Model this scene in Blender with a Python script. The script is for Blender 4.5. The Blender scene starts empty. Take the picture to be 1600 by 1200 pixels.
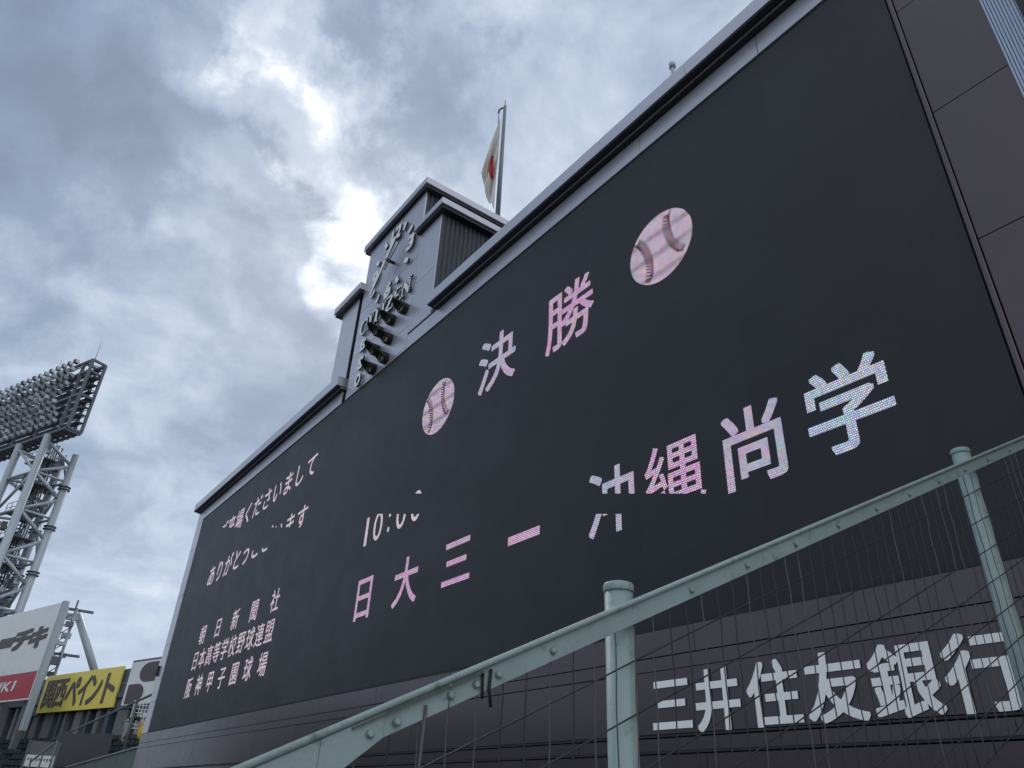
import bpy, bmesh, math, random
from mathutils import Vector, Matrix
random.seed(7)
S = bpy.context.scene
COL = S.collection

# ------------------------------------------------------------------ camera
ROT = Matrix(((0.59706183, 0.38263241, 0.70506001),
              (0.80113696, -0.32954267, -0.49958102),
              (0.04119147, 0.86313039, -0.50329832)))
FPX = 1157.1
cd = bpy.data.cameras.new('camera'); cam = bpy.data.objects.new('camera', cd); COL.objects.link(cam)
cam.matrix_world = ROT.to_4x4()
cd.lens = FPX / 1600 * 36; cd.sensor_width = 36; cd.clip_end = 5000; cd.clip_start = 0.02
S.camera = cam

def w(px, py):
    """world direction (unit) in which a surveyed point lies, seen from the place of the camera"""
    return (ROT @ Vector((px - 800, -(py - 600), -FPX))).normalized()
def on_plane(px, py, P, n):
    r = w(px, py); return r * (P.dot(n) / r.dot(n))

# ------------------------------------------------------------------ world and sun
SUN = w(545, 372)
SUN_EL = math.asin(SUN.z); SUN_AZ = math.atan2(SUN.y, SUN.x)
wd = bpy.data.worlds.new('World'); S.world = wd; wd.use_nodes = True
nt = wd.node_tree; nt.nodes.clear()
def N(tree, t, **k):
    n = tree.nodes.new(t)
    for a, b in k.items(): setattr(n, a, b)
    return n
def link(tree, a, b): tree.links.new(a, b)
def mth(tree, op, a, b=None, c=None, clamp=False):
    n = N(tree, 'ShaderNodeMath', operation=op); n.use_clamp = clamp
    for i, v in enumerate((a, b, c)):
        if v is None: continue
        if isinstance(v, (int, float)): n.inputs[i].default_value = v
        else: link(tree, v, n.inputs[i])
    return n.outputs[0]
def vmth(tree, op, a, b=None, scale=None):
    n = N(tree, 'ShaderNodeVectorMath', operation=op)
    for i, v in enumerate((a, b)):
        if v is None: continue
        if isinstance(v, (tuple, Vector)): n.inputs[i].default_value = v
        else: link(tree, v, n.inputs[i])
    if scale is not None: n.inputs['Scale'].default_value = scale
    return n.outputs['Value'] if op in ('DOT_PRODUCT', 'LENGTH') else n.outputs[0]
def noise(tree, vec, scale, detail=6, rough=.55, dist=0.0):
    n = N(tree, 'ShaderNodeTexNoise'); n.noise_dimensions = '3D'
    n.inputs['Scale'].default_value = scale; n.inputs['Detail'].default_value = detail
    n.inputs['Roughness'].default_value = rough; n.inputs['Distortion'].default_value = dist
    if vec is not None: link(tree, vec, n.inputs['Vector'])
    return n
tc = N(nt, 'ShaderNodeTexCoord'); D = tc.outputs['Generated']
nw = noise(nt, D, 3.2, 7, .58)
warp = vmth(nt, 'SCALE', vmth(nt, 'SUBTRACT', nw.outputs['Color'], (.5, .5, .5)), scale=.55)
DW = vmth(nt, 'NORMALIZE', vmth(nt, 'ADD', D, warp))
nw2 = noise(nt, D, 7.5, 8, .62)
warp2 = vmth(nt, 'SCALE', vmth(nt, 'SUBTRACT', nw2.outputs['Color'], (.5, .5, .5)), scale=.22)
DW2 = vmth(nt, 'NORMALIZE', vmth(nt, 'ADD', DW, warp2))
sep = N(nt, 'ShaderNodeSeparateXYZ'); link(nt, D, sep.inputs[0])
den = mth(nt, 'ADD', mth(nt, 'MAXIMUM', sep.outputs['Z'], 0.0), .32)
cmb = N(nt, 'ShaderNodeCombineXYZ')
link(nt, mth(nt, 'DIVIDE', sep.outputs['X'], den), cmb.inputs[0])
link(nt, mth(nt, 'DIVIDE', sep.outputs['Y'], den), cmb.inputs[1])
f1 = noise(nt, cmb.outputs[0], 2.3, 9, .58, .45).outputs['Fac']
f2 = noise(nt, cmb.outputs[0], 7.0, 8, .62, .4).outputs['Fac']
val = mth(nt, 'ADD', mth(nt, 'ADD', mth(nt, 'MULTIPLY', f1, .95), mth(nt, 'MULTIPLY', f2, .62)), -.27)
# extra whiteness added to the unseen clouds opposite the sun, to light the facade
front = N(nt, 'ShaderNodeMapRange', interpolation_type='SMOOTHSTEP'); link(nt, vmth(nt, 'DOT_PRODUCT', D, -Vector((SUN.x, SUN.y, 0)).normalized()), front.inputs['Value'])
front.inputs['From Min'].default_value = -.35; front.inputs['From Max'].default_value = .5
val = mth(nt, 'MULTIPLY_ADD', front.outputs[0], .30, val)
# clouds where they stand in the sky: (pixel of the survey, angular radius deg, weight)
CL = [((30, 10), 12, -.12), ((330, 240), 6, -.10), ((240, 120), 4.5, .14), ((500, 40), 3.5, .20), ((445, 160), 3.5, .18),
      ((590, 130), 5, -.16), ((360, 310), 6, -.08), ((420, 500), 9, -.14), ((60, 300), 10, -.10), ((120, 470), 7, .08),
      ((530, 400), 4.5, .12), ((590, 300), 4, .14), ((760, 60), 8, -.06), ((940, 40), 10, .04), ((850, 200), 7, .02), ((240, 290), 4, .14),
      ((350, 360), 3.5, .20), ((300, 640), 12, -.04), ((730, 190), 5, -.08), ((250, 920), 14, .0), ((100, 150), 8, -.10)]
for (p, r, a) in CL:
    dt = vmth(nt, 'DOT_PRODUCT', DW2, w(*p))
    mr = N(nt, 'ShaderNodeMapRange', interpolation_type='SMOOTHERSTEP')
    link(nt, dt, mr.inputs['Value']); mr.inputs['From Min'].default_value = math.cos(math.radians(r * 1.7)); mr.inputs['From Max'].default_value = 1.0
    val = mth(nt, 'MULTIPLY_ADD', mr.outputs[0], a, val)
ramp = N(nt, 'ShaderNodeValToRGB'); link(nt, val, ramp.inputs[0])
cr = ramp.color_ramp; cr.elements[0].position = .10; cr.elements[0].color = (.15, .20, .28, 1)
cr.elements[1].position = .90; cr.elements[1].color = (1.0, 1.0, 1.0, 1)
for p, c in ((.32, (.20, .265, .365, 1)), (.46, (.285, .355, .46, 1)), (.60, (.40, .465, .565, 1)), (.74, (.57, .62, .69, 1))):
    e = cr.elements.new(p); e.color = c
# sunlight coming through the thin cloud next to the sun
dts = vmth(nt, 'DOT_PRODUCT', DW2, SUN)
mg = N(nt, 'ShaderNodeMapRange', interpolation_type='SMOOTHSTEP'); link(nt, dts, mg.inputs['Value'])
mg.inputs['From Min'].default_value = math.cos(math.radians(8)); mg.inputs['From Max'].default_value = 1.0
thin = N(nt, 'ShaderNodeMapRange', interpolation_type='SMOOTHSTEP'); link(nt, f2, thin.inputs['Value'])
thin.inputs['From Min'].default_value = .36; thin.inputs['From Max'].default_value = .66
glow = mth(nt, 'MULTIPLY', mth(nt, 'MULTIPLY', mg.outputs[0], thin.outputs[0]), .55)
gcol = vmth(nt, 'SCALE', (1.0, .97, .90)); nt.nodes[-1].inputs['Scale'].default_value = 1
link(nt, glow, nt.nodes[-1].inputs['Scale'])
cloud = vmth(nt, 'ADD', ramp.outputs[0], gcol)
# towards the horizon the cloud deck evens out to a pale band
hz = N(nt, 'ShaderNodeMapRange', interpolation_type='SMOOTHSTEP'); link(nt, sep.outputs['Z'], hz.inputs['Value'])
hz.inputs['From Min'].default_value = .0; hz.inputs['From Max'].default_value = .34
hz.inputs['To Min'].default_value = .75; hz.inputs['To Max'].default_value = 0
mixh = N(nt, 'ShaderNodeMix', data_type='RGBA'); link(nt, hz.outputs[0], mixh.inputs[0]); link(nt, cloud, mixh.inputs[6])
mixh.inputs[7].default_value = (.36, .43, .55, 1)
sky = N(nt, 'ShaderNodeTexSky', sky_type='NISHITA'); sky.sun_disc = False
sky.sun_elevation = SUN_EL; sky.sun_rotation = math.pi / 2 - SUN_AZ
cl10 = vmth(nt, 'SCALE', mixh.outputs[2], scale=8.8)
mixs = N(nt, 'ShaderNodeMix', data_type='RGBA'); mixs.inputs[0].default_value = .93
link(nt, sky.outputs[0], mixs.inputs[6]); link(nt, cl10, mixs.inputs[7])
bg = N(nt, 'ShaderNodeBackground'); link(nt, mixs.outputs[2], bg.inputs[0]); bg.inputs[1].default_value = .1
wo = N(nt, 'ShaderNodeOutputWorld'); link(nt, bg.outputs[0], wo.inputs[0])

sl = bpy.data.lights.new('sun', 'SUN'); sl.energy = 1.0; sl.angle = math.radians(14); sl.color = (1, .96, .9)
so = bpy.data.objects.new('sun', sl); COL.objects.link(so)
so.rotation_euler = SUN.to_track_quat('Z', 'Y').to_euler()
vs = S.view_settings; vs.view_transform = 'Standard'; vs.look = 'None'; vs.gamma = 1; vs.exposure = 0.64; vs.use_curve_mapping = False

# ------------------------------------------------------------------ materials
def mat(name, col, rough=.5, metal=0.0, var=.12, vscale=3.0, bump=0.0, bscale=40, rnd=0.0, spec=.5, coat=0.0, streak=0.0):
    m = bpy.data.materials.new(name); m.use_nodes = True; t = m.node_tree; b = t.nodes['Principled BSDF']
    b.inputs['Roughness'].default_value = rough; b.inputs['Metallic'].default_value = metal
    b.inputs['Specular IOR Level'].default_value = spec; b.inputs['Coat Weight'].default_value = coat
    b.inputs['Coat Roughness'].default_value = .12
    g = N(t, 'ShaderNodeTexCoord'); geo = N(t, 'ShaderNodeNewGeometry')
    vec = geo.outputs['Position']
    n1 = noise(t, vec, vscale, 6, .6)
    k = mth(t, 'MULTIPLY_ADD', n1.outputs['Fac'], var * 2, 1 - var)
    if streak:
        mp = N(t, 'ShaderNodeMapping'); mp.inputs['Scale'].default_value = (2.2, 2.2, .2); link(t, vec, mp.inputs[0])
        n2 = noise(t, mp.outputs[0], 1.3, 5, .6)
        k = mth(t, 'MULTIPLY', k, mth(t, 'MULTIPLY_ADD', n2.outputs['Fac'], streak * 2, 1 - streak))
    if rnd:
        oi = N(t, 'ShaderNodeObjectInfo')
        k = mth(t, 'MULTIPLY', k, mth(t, 'MULTIPLY_ADD', oi.outputs['Random'], rnd * 2, 1 - rnd))
    vm = N(t, 'ShaderNodeVectorMath', operation='SCALE'); vm.inputs[0].default_value = col[:3]; link(t, k, vm.inputs['Scale'])
    link(t, vm.outputs[0], b.inputs['Base Color'])
    rr = noise(t, vec, vscale * 2.7, 5, .6)
    link(t, mth(t, 'MULTIPLY_ADD', rr.outputs['Fac'], .16, max(rough - .08, .02)), b.inputs['Roughness'])
    if bump:
        bp = N(t, 'ShaderNodeBump'); bp.inputs['Strength'].default_value = bump; bp.inputs['Distance'].default_value = .02
        link(t, noise(t, vec, bscale, 4, .6).outputs['Fac'], bp.inputs['Height']); link(t, bp.outputs[0], b.inputs['Normal'])
    return m
M = {}
M['panel'] = mat('brown_metal_panel', (.084, .068, .075), .30, .7, .05, .7, rnd=.05, spec=.6, coat=.2, streak=.05)
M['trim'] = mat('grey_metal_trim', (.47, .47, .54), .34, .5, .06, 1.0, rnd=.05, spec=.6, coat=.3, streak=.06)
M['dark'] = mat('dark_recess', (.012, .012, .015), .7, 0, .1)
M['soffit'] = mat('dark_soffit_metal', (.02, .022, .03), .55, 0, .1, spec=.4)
M['body'] = mat('dark_wall', (.05, .05, .06), .6, 0, .1)
M['corr'] = mat('dark_corrugated_metal', (.03, .036, .048), .45, .3, .1)
M['corr_pale'] = mat('pale_corrugated_metal', (.33, .40, .52), .3, .6, .1)
M['white'] = mat('white_letter_face', (.88, .89, .90), .35, 0, .02)
M['letter_side'] = mat('dark_letter_side', (.035, .04, .055), .5, 0, .05)
M['black'] = mat('black_hood', (.008, .008, .009), .6, 0, .1)
M['lens'] = mat('grey_lens', (.10, .10, .10), .15, 0, .05, spec=.8)
M['lens_amber'] = mat('amber_lens', (.22, .19, .11), .15, 0, .05, spec=.8)
M['lensring'] = mat('lens_ring', (.22, .23, .25), .3, .4, .05)
M['paint'] = mat('pale_green_paint', (.27, .36, .36), .48, 0, .16, 7, bump=.12, bscale=60, streak=.14)
def wear(m, col, scale, lo, hi):
    t = m.node_tree; b = t.nodes['Principled BSDF']; old = b.inputs['Base Color'].links[0].from_socket
    geo = N(t, 'ShaderNodeNewGeometry'); n = noise(t, geo.outputs['Position'], scale, 9, .68)
    mr = N(t, 'ShaderNodeMapRange'); link(t, n.outputs['Fac'], mr.inputs['Value']); mr.inputs['From Min'].default_value = lo; mr.inputs['From Max'].default_value = hi
    mx = N(t, 'ShaderNodeMix', data_type='RGBA'); link(t, mr.outputs[0], mx.inputs[0]); link(t, old, mx.inputs[6]); mx.inputs[7].default_value = (*col, 1)
    link(t, mx.outputs[2], b.inputs['Base Color'])

M['wire'] = mat('grey_wire', (.035, .038, .042), .5, .3, .25, 20)
M['wire_pale'] = mat('worn_wire', (.10, .10, .10), .5, .3, .25, 20)
M['flagw'] = mat('white_cloth', (.58, .57, .55), .85, 0, .04, 8)
M['flagr'] = mat('red_cloth', (.42, .01, .025), .85, 0, .04, 8)
M['pole'] = mat('grey_pole', (.16, .18, .21), .45, .3, .06)
M['steel'] = mat('pale_steel', (.37, .415, .46), .5, .2, .12, 1.5)
M['steel_d'] = mat('dark_steel', (.11, .125, .15), .55, .2, .15, 1.5)
M['lampbody'] = mat('lamp_housing', (.48, .52, .56), .35, .3, .1, rnd=.3)
M['lampdark'] = mat('lamp_inside', (.05, .055, .07), .3, .4, .1, rnd=.4)
M['adwhite'] = mat('white_signboard', (.74, .77, .79), .45, 0, .03)
M['adred'] = mat('red_signboard', (.42, .045, .07), .45, 0, .03)
M['adyellow'] = mat('yellow_signboard', (.78, .66, .13), .45, 0, .03)
M['adbrown'] = mat('brown_print', (.085, .07, .075), .5, 0, .03)
M['blueboard'] = mat('slate_blue_board', (.06, .085, .12), .5, 0, .1)
M['concrete'] = mat('concrete', (.24, .25, .26), .85, 0, .14, 2.5, bump=.2, bscale=25, streak=.12)
M['concrete_g'] = mat('green_grey_parapet', (.10, .13, .125), .8, 0, .14, 2.5, bump=.15, bscale=25, streak=.12)
M['hall'] = mat('dim_hall_wall', (.14, .15, .165), .8, 0, .15, .8)
M['maroon'] = mat('dark_maroon_board', (.02, .013, .018), .5, 0, .1)
M['seat'] = mat('dark_seat', (.018, .028, .032), .45, 0, .1, rnd=.3)
M['rail_d'] = mat('dim_green_rail', (.11, .15, .16), .5, .1, .1)
M['ground'] = mat('ground', (.09, .085, .075), .95, 0, .25, .12, bump=.3, bscale=3)
M['grass'] = mat('field_grass', (.035, .06, .02), .95, 0, .25, .5, bump=.3, bscale=8)
M['skin'] = mat('skin', (.42, .25, .18), .6, 0, .04)
M['shirt'] = mat('dark_green_shirt', (.015, .03, .025), .85, 0, .1, 8)
M['shorts'] = mat('grey_trousers', (.33, .34, .36), .85, 0, .1, 8)
M['cap'] = mat('white_cap', (.68, .68, .70), .8, 0, .03)
M['bag'] = mat('yellow_bag', (.62, .42, .03), .6, 0, .1)
wear(M['paint'], (.13, .17, .15), 16, .56, .74); wear(M['paint'], (.10, .055, .035), 45, .69, .74)
wear(M['adwhite'], (.5, .5, .48), 1.5, .52, .9); wear(M['concrete_g'], (.05, .06, .055), 2.0, .5, .7)
# LED screen: near-black louvred face with a fine module grid
def led_screen():
    m = mat('led_screen_face', (.0098, .0122, .0165), .50, 0, .10, .5, spec=.42)
    t = m.node_tree; b = t.nodes['Principled BSDF']; geo = N(t, 'ShaderNodeNewGeometry')
    sx = N(t, 'ShaderNodeSeparateXYZ'); link(t, geo.outputs['Position'], sx.inputs[0])
    a = mth(t, 'PINGPONG', mth(t, 'MULTIPLY', sx.outputs['Z'], 1 / .03), .5)
    c = mth(t, 'PINGPONG', mth(t, 'MULTIPLY', sx.outputs['X'], 1 / .03), .5)
    h = mth(t, 'MULTIPLY', a, c)
    cb = N(t, 'ShaderNodeCombineXYZ'); link(t, mth(t, 'FLOOR', mth(t, 'MULTIPLY', sx.outputs['X'], 1 / .96)), cb.inputs[0]); link(t, mth(t, 'FLOOR', mth(t, 'MULTIPLY', sx.outputs['Z'], 1 / .96)), cb.inputs[1])
    wn = N(t, 'ShaderNodeTexWhiteNoise', noise_dimensions='2D'); link(t, cb.outputs[0], wn.inputs[0])
    old = b.inputs['Base Color'].links[0].from_socket; sc_ = N(t, 'ShaderNodeVectorMath', operation='SCALE'); link(t, old, sc_.inputs[0]); link(t, mth(t, 'MULTIPLY_ADD', wn.outputs['Value'], .24, .88), sc_.inputs['Scale']); link(t, sc_.outputs[0], b.inputs['Base Color'])
    bp = N(t, 'ShaderNodeBump'); bp.inputs['Strength'].default_value = .35; bp.inputs['Distance'].default_value = .01
    link(t, h, bp.inputs['Height']); link(t, bp.outputs[0], b.inputs['Normal'])
    return m
M['screen'] = led_screen()
def led(name, c1, c2, strength, pitch=.026, ball=False):
    """lit LED dots: c1/c2 the two colours the picture elements beat between"""
    m = bpy.data.materials.new(name); m.use_nodes = True; t = m.node_tree; t.nodes.clear()
    geo = N(t, 'ShaderNodeNewGeometry'); sx = N(t, 'ShaderNodeSeparateXYZ'); link(t, geo.outputs['Position'], sx.inputs[0])
    cx = mth(t, 'MULTIPLY', sx.outputs['X'], 1 / pitch); cz = mth(t, 'MULTIPLY', sx.outputs['Z'], 1 / pitch)
    row = mth(t, 'FLOOR', cz); cx = mth(t, 'MULTIPLY_ADD', row, .5, cx)
    fx = mth(t, 'SUBTRACT', mth(t, 'FRACT', cx), .5); fz = mth(t, 'SUBTRACT', mth(t, 'FRACT', cz), .5)
    r = mth(t, 'SQRT', mth(t, 'ADD', mth(t, 'MULTIPLY', fx, fx), mth(t, 'MULTIPLY', fz, fz)))
    dot = N(t, 'ShaderNodeMapRange'); link(t, r, dot.inputs['Value']); dot.inputs['From Min'].default_value = .5; dot.inputs['From Max'].default_value = .28
    dot.inputs['To Min'].default_value = .22
    hue = noise(t, geo.outputs['Position'], 1.7, 3, .6).outputs['Fac']
    wv = mth(t, 'SINE', mth(t, 'ADD', mth(t, 'MULTIPLY', sx.outputs['Z'], 23.0), mth(t, 'MULTIPLY', sx.outputs['X'], 11.0)))
    k = mth(t, 'MULTIPLY_ADD', wv, .18, mth(t, 'MULTIPLY_ADD', hue, 2.2, -.6), clamp=True)
    mx = N(t, 'ShaderNodeMix', data_type='RGBA'); link(t, k, mx.inputs[0]); mx.inputs[6].default_value = c1; mx.inputs[7].default_value = c2
    # single dots differ in colour
    vn = N(t, 'ShaderNodeTexWhiteNoise', noise_dimensions='2D'); cb = N(t, 'ShaderNodeCombineXYZ')
    link(t, mth(t, 'FLOOR', cx), cb.inputs[0]); link(t, row, cb.inputs[1]); link(t, cb.outputs[0], vn.inputs[0])
    tint = vmth(t, 'ADD', vmth(t, 'SCALE', vn.outputs['Color'], scale=.55), (.72, .72, .72))
    col = vmth(t, 'MULTIPLY', mx.outputs[2], tint)
    k2 = dot.outputs[0]
    if ball:
        band = mth(t, 'SINE', mth(t, 'MULTIPLY', sx.outputs['Z'], 16.0))
        bandm = N(t, 'ShaderNodeMapRange'); link(t, band, bandm.inputs['Value']); bandm.inputs['From Min'].default_value = -1; bandm.inputs['From Max'].default_value = -.3; bandm.inputs['To Min'].default_value = .62
        k2 = mth(t, 'MULTIPLY', k2, bandm.outputs[0])
    em = N(t, 'ShaderNodeEmission'); link(t, col, em.inputs[0]); link(t, mth(t, 'MULTIPLY', k2, strength), em.inputs[1])
    o = N(t, 'ShaderNodeOutputMaterial'); link(t, em.outputs[0], o.inputs[0]); return m
M['led_pink'] = led('led_pink', (.64, .36, .62, 1), (.60, .48, .62, 1), .82, .031)
M['led_mix'] = led('led_mixed', (.60, .44, .62, 1), (.42, .50, .62, 1), .84, .027)
M['led_blue'] = led('led_blue', (.36, .50, .66, 1), (.52, .50, .62, 1), .92)
M['led_pale'] = led('led_pale', (.62, .46, .58, 1), (.60, .56, .62, 1), 1.0)
M['led_ball'] = led('led_ball', (.66, .50, .66, 1), (.50, .46, .56, 1), .84, .036, ball=True)
M['led_red'] = led('led_red', (.20, .02, .05, 1), (.04, .03, .04, 1), .45)

# ------------------------------------------------------------------ mesh helpers
def obj(name, bm, m, parent=None, kind=None, recalc=True):
    if recalc: bmesh.ops.recalc_face_normals(bm, faces=bm.faces)
    me = bpy.data.meshes.new(name); bm.to_mesh(me); bm.free()
    for mm in (m if isinstance(m, (list, tuple)) else [m]): me.materials.append(mm)
    o = bpy.data.objects.new(name, me); COL.objects.link(o); o.parent = parent
    if kind: o['kind'] = kind
    return o
def tag(o, label, cat, group=None, kind=None):
    o['label'] = label; o['category'] = cat
    if group: o['group'] = group
    if kind: o['kind'] = kind
    return o
def thing(name, label, cat, loc=(0, 0, 0), group=None):
    o = bpy.data.objects.new(name, None); COL.objects.link(o); o.location = loc; o.empty_display_size = .2
    return tag(o, label, cat, group)
def BM(): return bmesh.new()
def box(bm, x0, x1, y0, y1, z0, z1, mi=0, off=(0, 0, 0)):
    vs_ = [bm.verts.new((x - off[0], y - off[1], z - off[2])) for x in (x0, x1) for y in (y0, y1) for z in (z0, z1)]
    fs = []
    for q in ((0, 1, 3, 2), (4, 6, 7, 5), (0, 4, 5, 1), (2, 3, 7, 6), (0, 2, 6, 4), (1, 5, 7, 3)):
        f = bm.faces.new([vs_[i] for i in q]); f.material_index = mi; fs.append(f)
    return vs_
def bevel(bm, wdt=.004, seg=1):
    bmesh.ops.bevel(bm, geom=list(bm.edges), offset=wdt, segments=seg, affect='EDGES', profile=.5)
def frame_of(a, b, up=Vector((0, 0, 1))):
    d = (b - a).normalized()
    u = d.cross(up)
    if u.length < 1e-3: u = d.cross(Vector((1, 0, 0)))
    u.normalize(); return d, u, u.cross(d).normalized()
def tube(bm, a, b, r, n=8, r2=None, caps=True, mi=0):
    a = Vector(a); b = Vector(b); r2 = r if r2 is None else r2; d, u, v = frame_of(a, b)
    R1 = []; R2 = []
    for i in range(n):
        t = 2 * math.pi * i / n; k = u * math.cos(t) + v * math.sin(t)
        R1.append(bm.verts.new(a + k * r)); R2.append(bm.verts.new(b + k * r2))
    for i in range(n):
        f = bm.faces.new((R1[i], R1[(i + 1) % n], R2[(i + 1) % n], R2[i])); f.smooth = n > 5; f.material_index = mi
    if caps:
        f = bm.faces.new(R1[::-1]); f.material_index = mi
        f = bm.faces.new(R2); f.material_index = mi
def polytube(bm, pts, r, n=6):
    pts = [Vector(p) for p in pts]; rings = []
    for i, p in enumerate(pts):
        a = pts[max(i - 1, 0)]; b = pts[min(i + 1, len(pts) - 1)]; d, u, v = frame_of(a, b, Vector((.3, .9, .1)))
        rings.append([bm.verts.new(p + (u * math.cos(2 * math.pi * k / n) + v * math.sin(2 * math.pi * k / n)) * r) for k in range(n)])
    for A, B in zip(rings, rings[1:]):
        for k in range(n):
            f = bm.faces.new((A[k], A[(k + 1) % n], B[(k + 1) % n], B[k])); f.smooth = True
    bm.faces.new(rings[0][::-1]); bm.faces.new(rings[-1])
def beam(bm, a, b, wd_, ht, up=Vector((0, 0, 1))):
    a = Vector(a); b = Vector(b); d, u, v = frame_of(a, b, up)
    vs_ = [bm.verts.new(p + u * (sx * wd_ / 2) + v * (sz * ht / 2)) for p in (a, b) for sx in (-1, 1) for sz in (-1, 1)]
    for q in ((0, 1, 3, 2), (4, 6, 7, 5), (0, 4, 5, 1), (2, 3, 7, 6), (0, 2, 6, 4), (1, 5, 7, 3)): bm.faces.new([vs_[i] for i in q])
_glyph = {}
def glyph(ch, offset=0.0, extrude=0.0):
    """triangles of one character in an em of 1, laid in the XY plane"""
    k = (ch, extrude)
    if k not in _glyph:
        c = bpy.data.curves.new('t', 'FONT'); c.body = ch; c.extrude = extrude; c.resolution_u = 4
        o = bpy.data.objects.new('t', c); COL.objects.link(o)
        dg = bpy.context.evaluated_depsgraph_get(); me = bpy.data.meshes.new_from_object(o.evaluated_get(dg))
        bpy.data.objects.remove(o); _glyph[k] = me
    return _glyph[k]
def glyph_bm(ch, offset=0.0, extrude=0.0, fit=None, em=1.0, centre=None, shear=0.0):
    """fit=(x0,x1,y0,y1) stretches the ink to a box; else the em square of size em is centred at centre"""
    bm = BM(); me = glyph(ch, 0, extrude)
    nd = 8 if offset > 0 else 1      # bolder weight: copies shifted round a small square, each a hair behind the last
    for k in range(nd):
        n0 = len(bm.verts); bm.from_mesh(me); bm.verts.ensure_lookup_table()
        if offset > 0:
            ox, oy = ((1, 1), (1, -1), (-1, 1), (-1, -1), (1, 0), (0, 1), (-1, 0), (0, -1))[k]
            for v in bm.verts[n0:]: v.co += Vector((offset * ox * .9, offset * oy * .9, -.0004 * k))
    xs = [v.co.x for v in bm.verts]; ys = [v.co.y for v in bm.verts]
    if fit:
        x0, x1, y0, y1 = fit; ax, bx, ay, by = min(xs), max(xs), min(ys), max(ys)
        for v in bm.verts:
            ty = (v.co.y - ay) / (by - ay)
            v.co.x = x0 + (v.co.x - ax) / (bx - ax) * (x1 - x0) + shear * ty; v.co.y = y0 + ty * (y1 - y0)
    else:
        for v in bm.verts: v.co.x = centre[0] + (v.co.x - .5) * em; v.co.y = centre[1] + (v.co.y - .38) * em
    return bm
def stand(bm, y):            # XY-plane drawing -> upright in the facade plane at depth y (extrusion centred there)
    for v in bm.verts: v.co = Vector((v.co.x, y - v.co.z, v.co.y))
    return bm
def side_mats(bm):           # faces that look sideways get material 1
    bmesh.ops.recalc_face_normals(bm, faces=bm.faces); bm.normal_update()
    for f in bm.faces: f.material_index = 0 if abs(f.normal.y) > .7 else 1
    return bm

# ------------------------------------------------------------------ ground and terraces
FY = 6.98          # front of the cladding
bm = BM(); box(bm, -1500, 1500, -1500, 1500, -13, -12); g = obj('ground', bm, M['ground'], kind='structure')
bm = BM(); bmesh.ops.create_circle(bm, cap_ends=True, segments=64, radius=58)
for v in bm.verts: v.co = Vector((v.co.x - 12, v.co.y - 70, -11.99))
obj('field', bm, M['grass'], kind='structure')
bm = BM(); box(bm, -32.4, -2.45, -1.5, 6.95, -2.3, -2.0); obj('terrace', bm, M['concrete'], kind='structure')
bm = BM()
for k in range(-8, 14):
    y0 = .4 * k; box(bm, -2.3, 4.5, y0, y0 + .4, -12, -2.32 + .19 * k)
obj('stairs', bm, M['concrete'], kind='structure')

# the grandstands round the field, behind the camera
fs = thing('far_grandstand', 'long dark seating bank curving round the far side of the field', 'grandstand', (-12, -150, -12))
bm = BM(); cx_, cy_ = -12, -62; prof = [(88, -11.9), (92, -10.5), (104, -5.5), (106, -5.4), (128, 8.5), (130, 8.6), (130, 14), (112, 14.6), (112, 15.3), (133, 15.8), (134, -12)]
rings = []
for i in range(41):
    a = math.radians(165 + 210 * i / 40); rings.append([bm.verts.new((cx_ + r * math.cos(a), cy_ + r * math.sin(a), z)) for r, z in prof])
for A, B in zip(rings, rings[1:]):
    for k in range(len(prof) - 1): bm.faces.new((A[k], B[k], B[k + 1], A[k + 1]))
o = obj('seating_bank', bm, M['maroon']); o.parent = fs; o.matrix_parent_inverse = Matrix.Translation(-fs.location)
# ------------------------------------------------------------------ scoreboard
sb = thing('scoreboard', 'huge dark LED scoreboard clad in brown-grey metal panels with jutting top ledge', 'scoreboard', (-14, 7, -12))
def part(name, bm, m, parent=None, kind=None):
    p = parent or sb
    o = obj(name, bm, m, None, kind); o.parent = p
    o.matrix_parent_inverse = parent_inv(p); return o
def parent_inv(p):
    return Matrix.Translation(-p.location) if p.type == 'EMPTY' else Matrix.Identity(4)
SX0, SX1, SZ0, SZ1 = -31.68, -1.95, 2.06, 10.16
bm = BM()
box(bm, -32.48, 5.0, 7.06, 12.5, -12, 10.95)
part('wall', bm, M['body'])
bm = BM(); box(bm, SX0 + .03, SX1 - .03, FY + .03, 7.055, SZ0 + .034, SZ1 - .012); screen = part('led_screen', bm, M['screen'])
# black reveal round the screen
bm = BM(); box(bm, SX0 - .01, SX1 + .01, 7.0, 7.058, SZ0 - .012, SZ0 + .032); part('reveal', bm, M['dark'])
def panel(x0, x1, z0, z1, parent=None, m='panel', y0=FY, y1=7.05, g=.009, name='panel'):
    bm = BM(); box(bm, x0 + g / 2, x1 - g / 2, y0 + random.uniform(-.0015, .0015), y1, z0 + g / 2, z1 - g / 2); bevel(bm, .003)
    return part(name, bm, M[m], parent)
# strip of panels above the screen
xs = [-1.95]; x = -3.79
while x > -13.3: xs.append(x); x -= 2.51
xs.append(-14.62)
for a, b in zip(xs[1:], xs): panel(a, b, 10.165, 10.60, m='trim')
xl = [-18.42, -20.6, -23.1, -25.6, -28.1, -30.3, -31.68]
for a, b in zip(xl[1:], xl): panel(a, b, 10.165, 10.60, m='trim')
# left edge strip
zl = [10.60, 8.93, 7.04, 5.16, 3.92, 3.12, 2.05]
for a, b in zip(zl[1:], zl): panel(-32.5, -31.68, a, b, m='trim')
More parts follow.
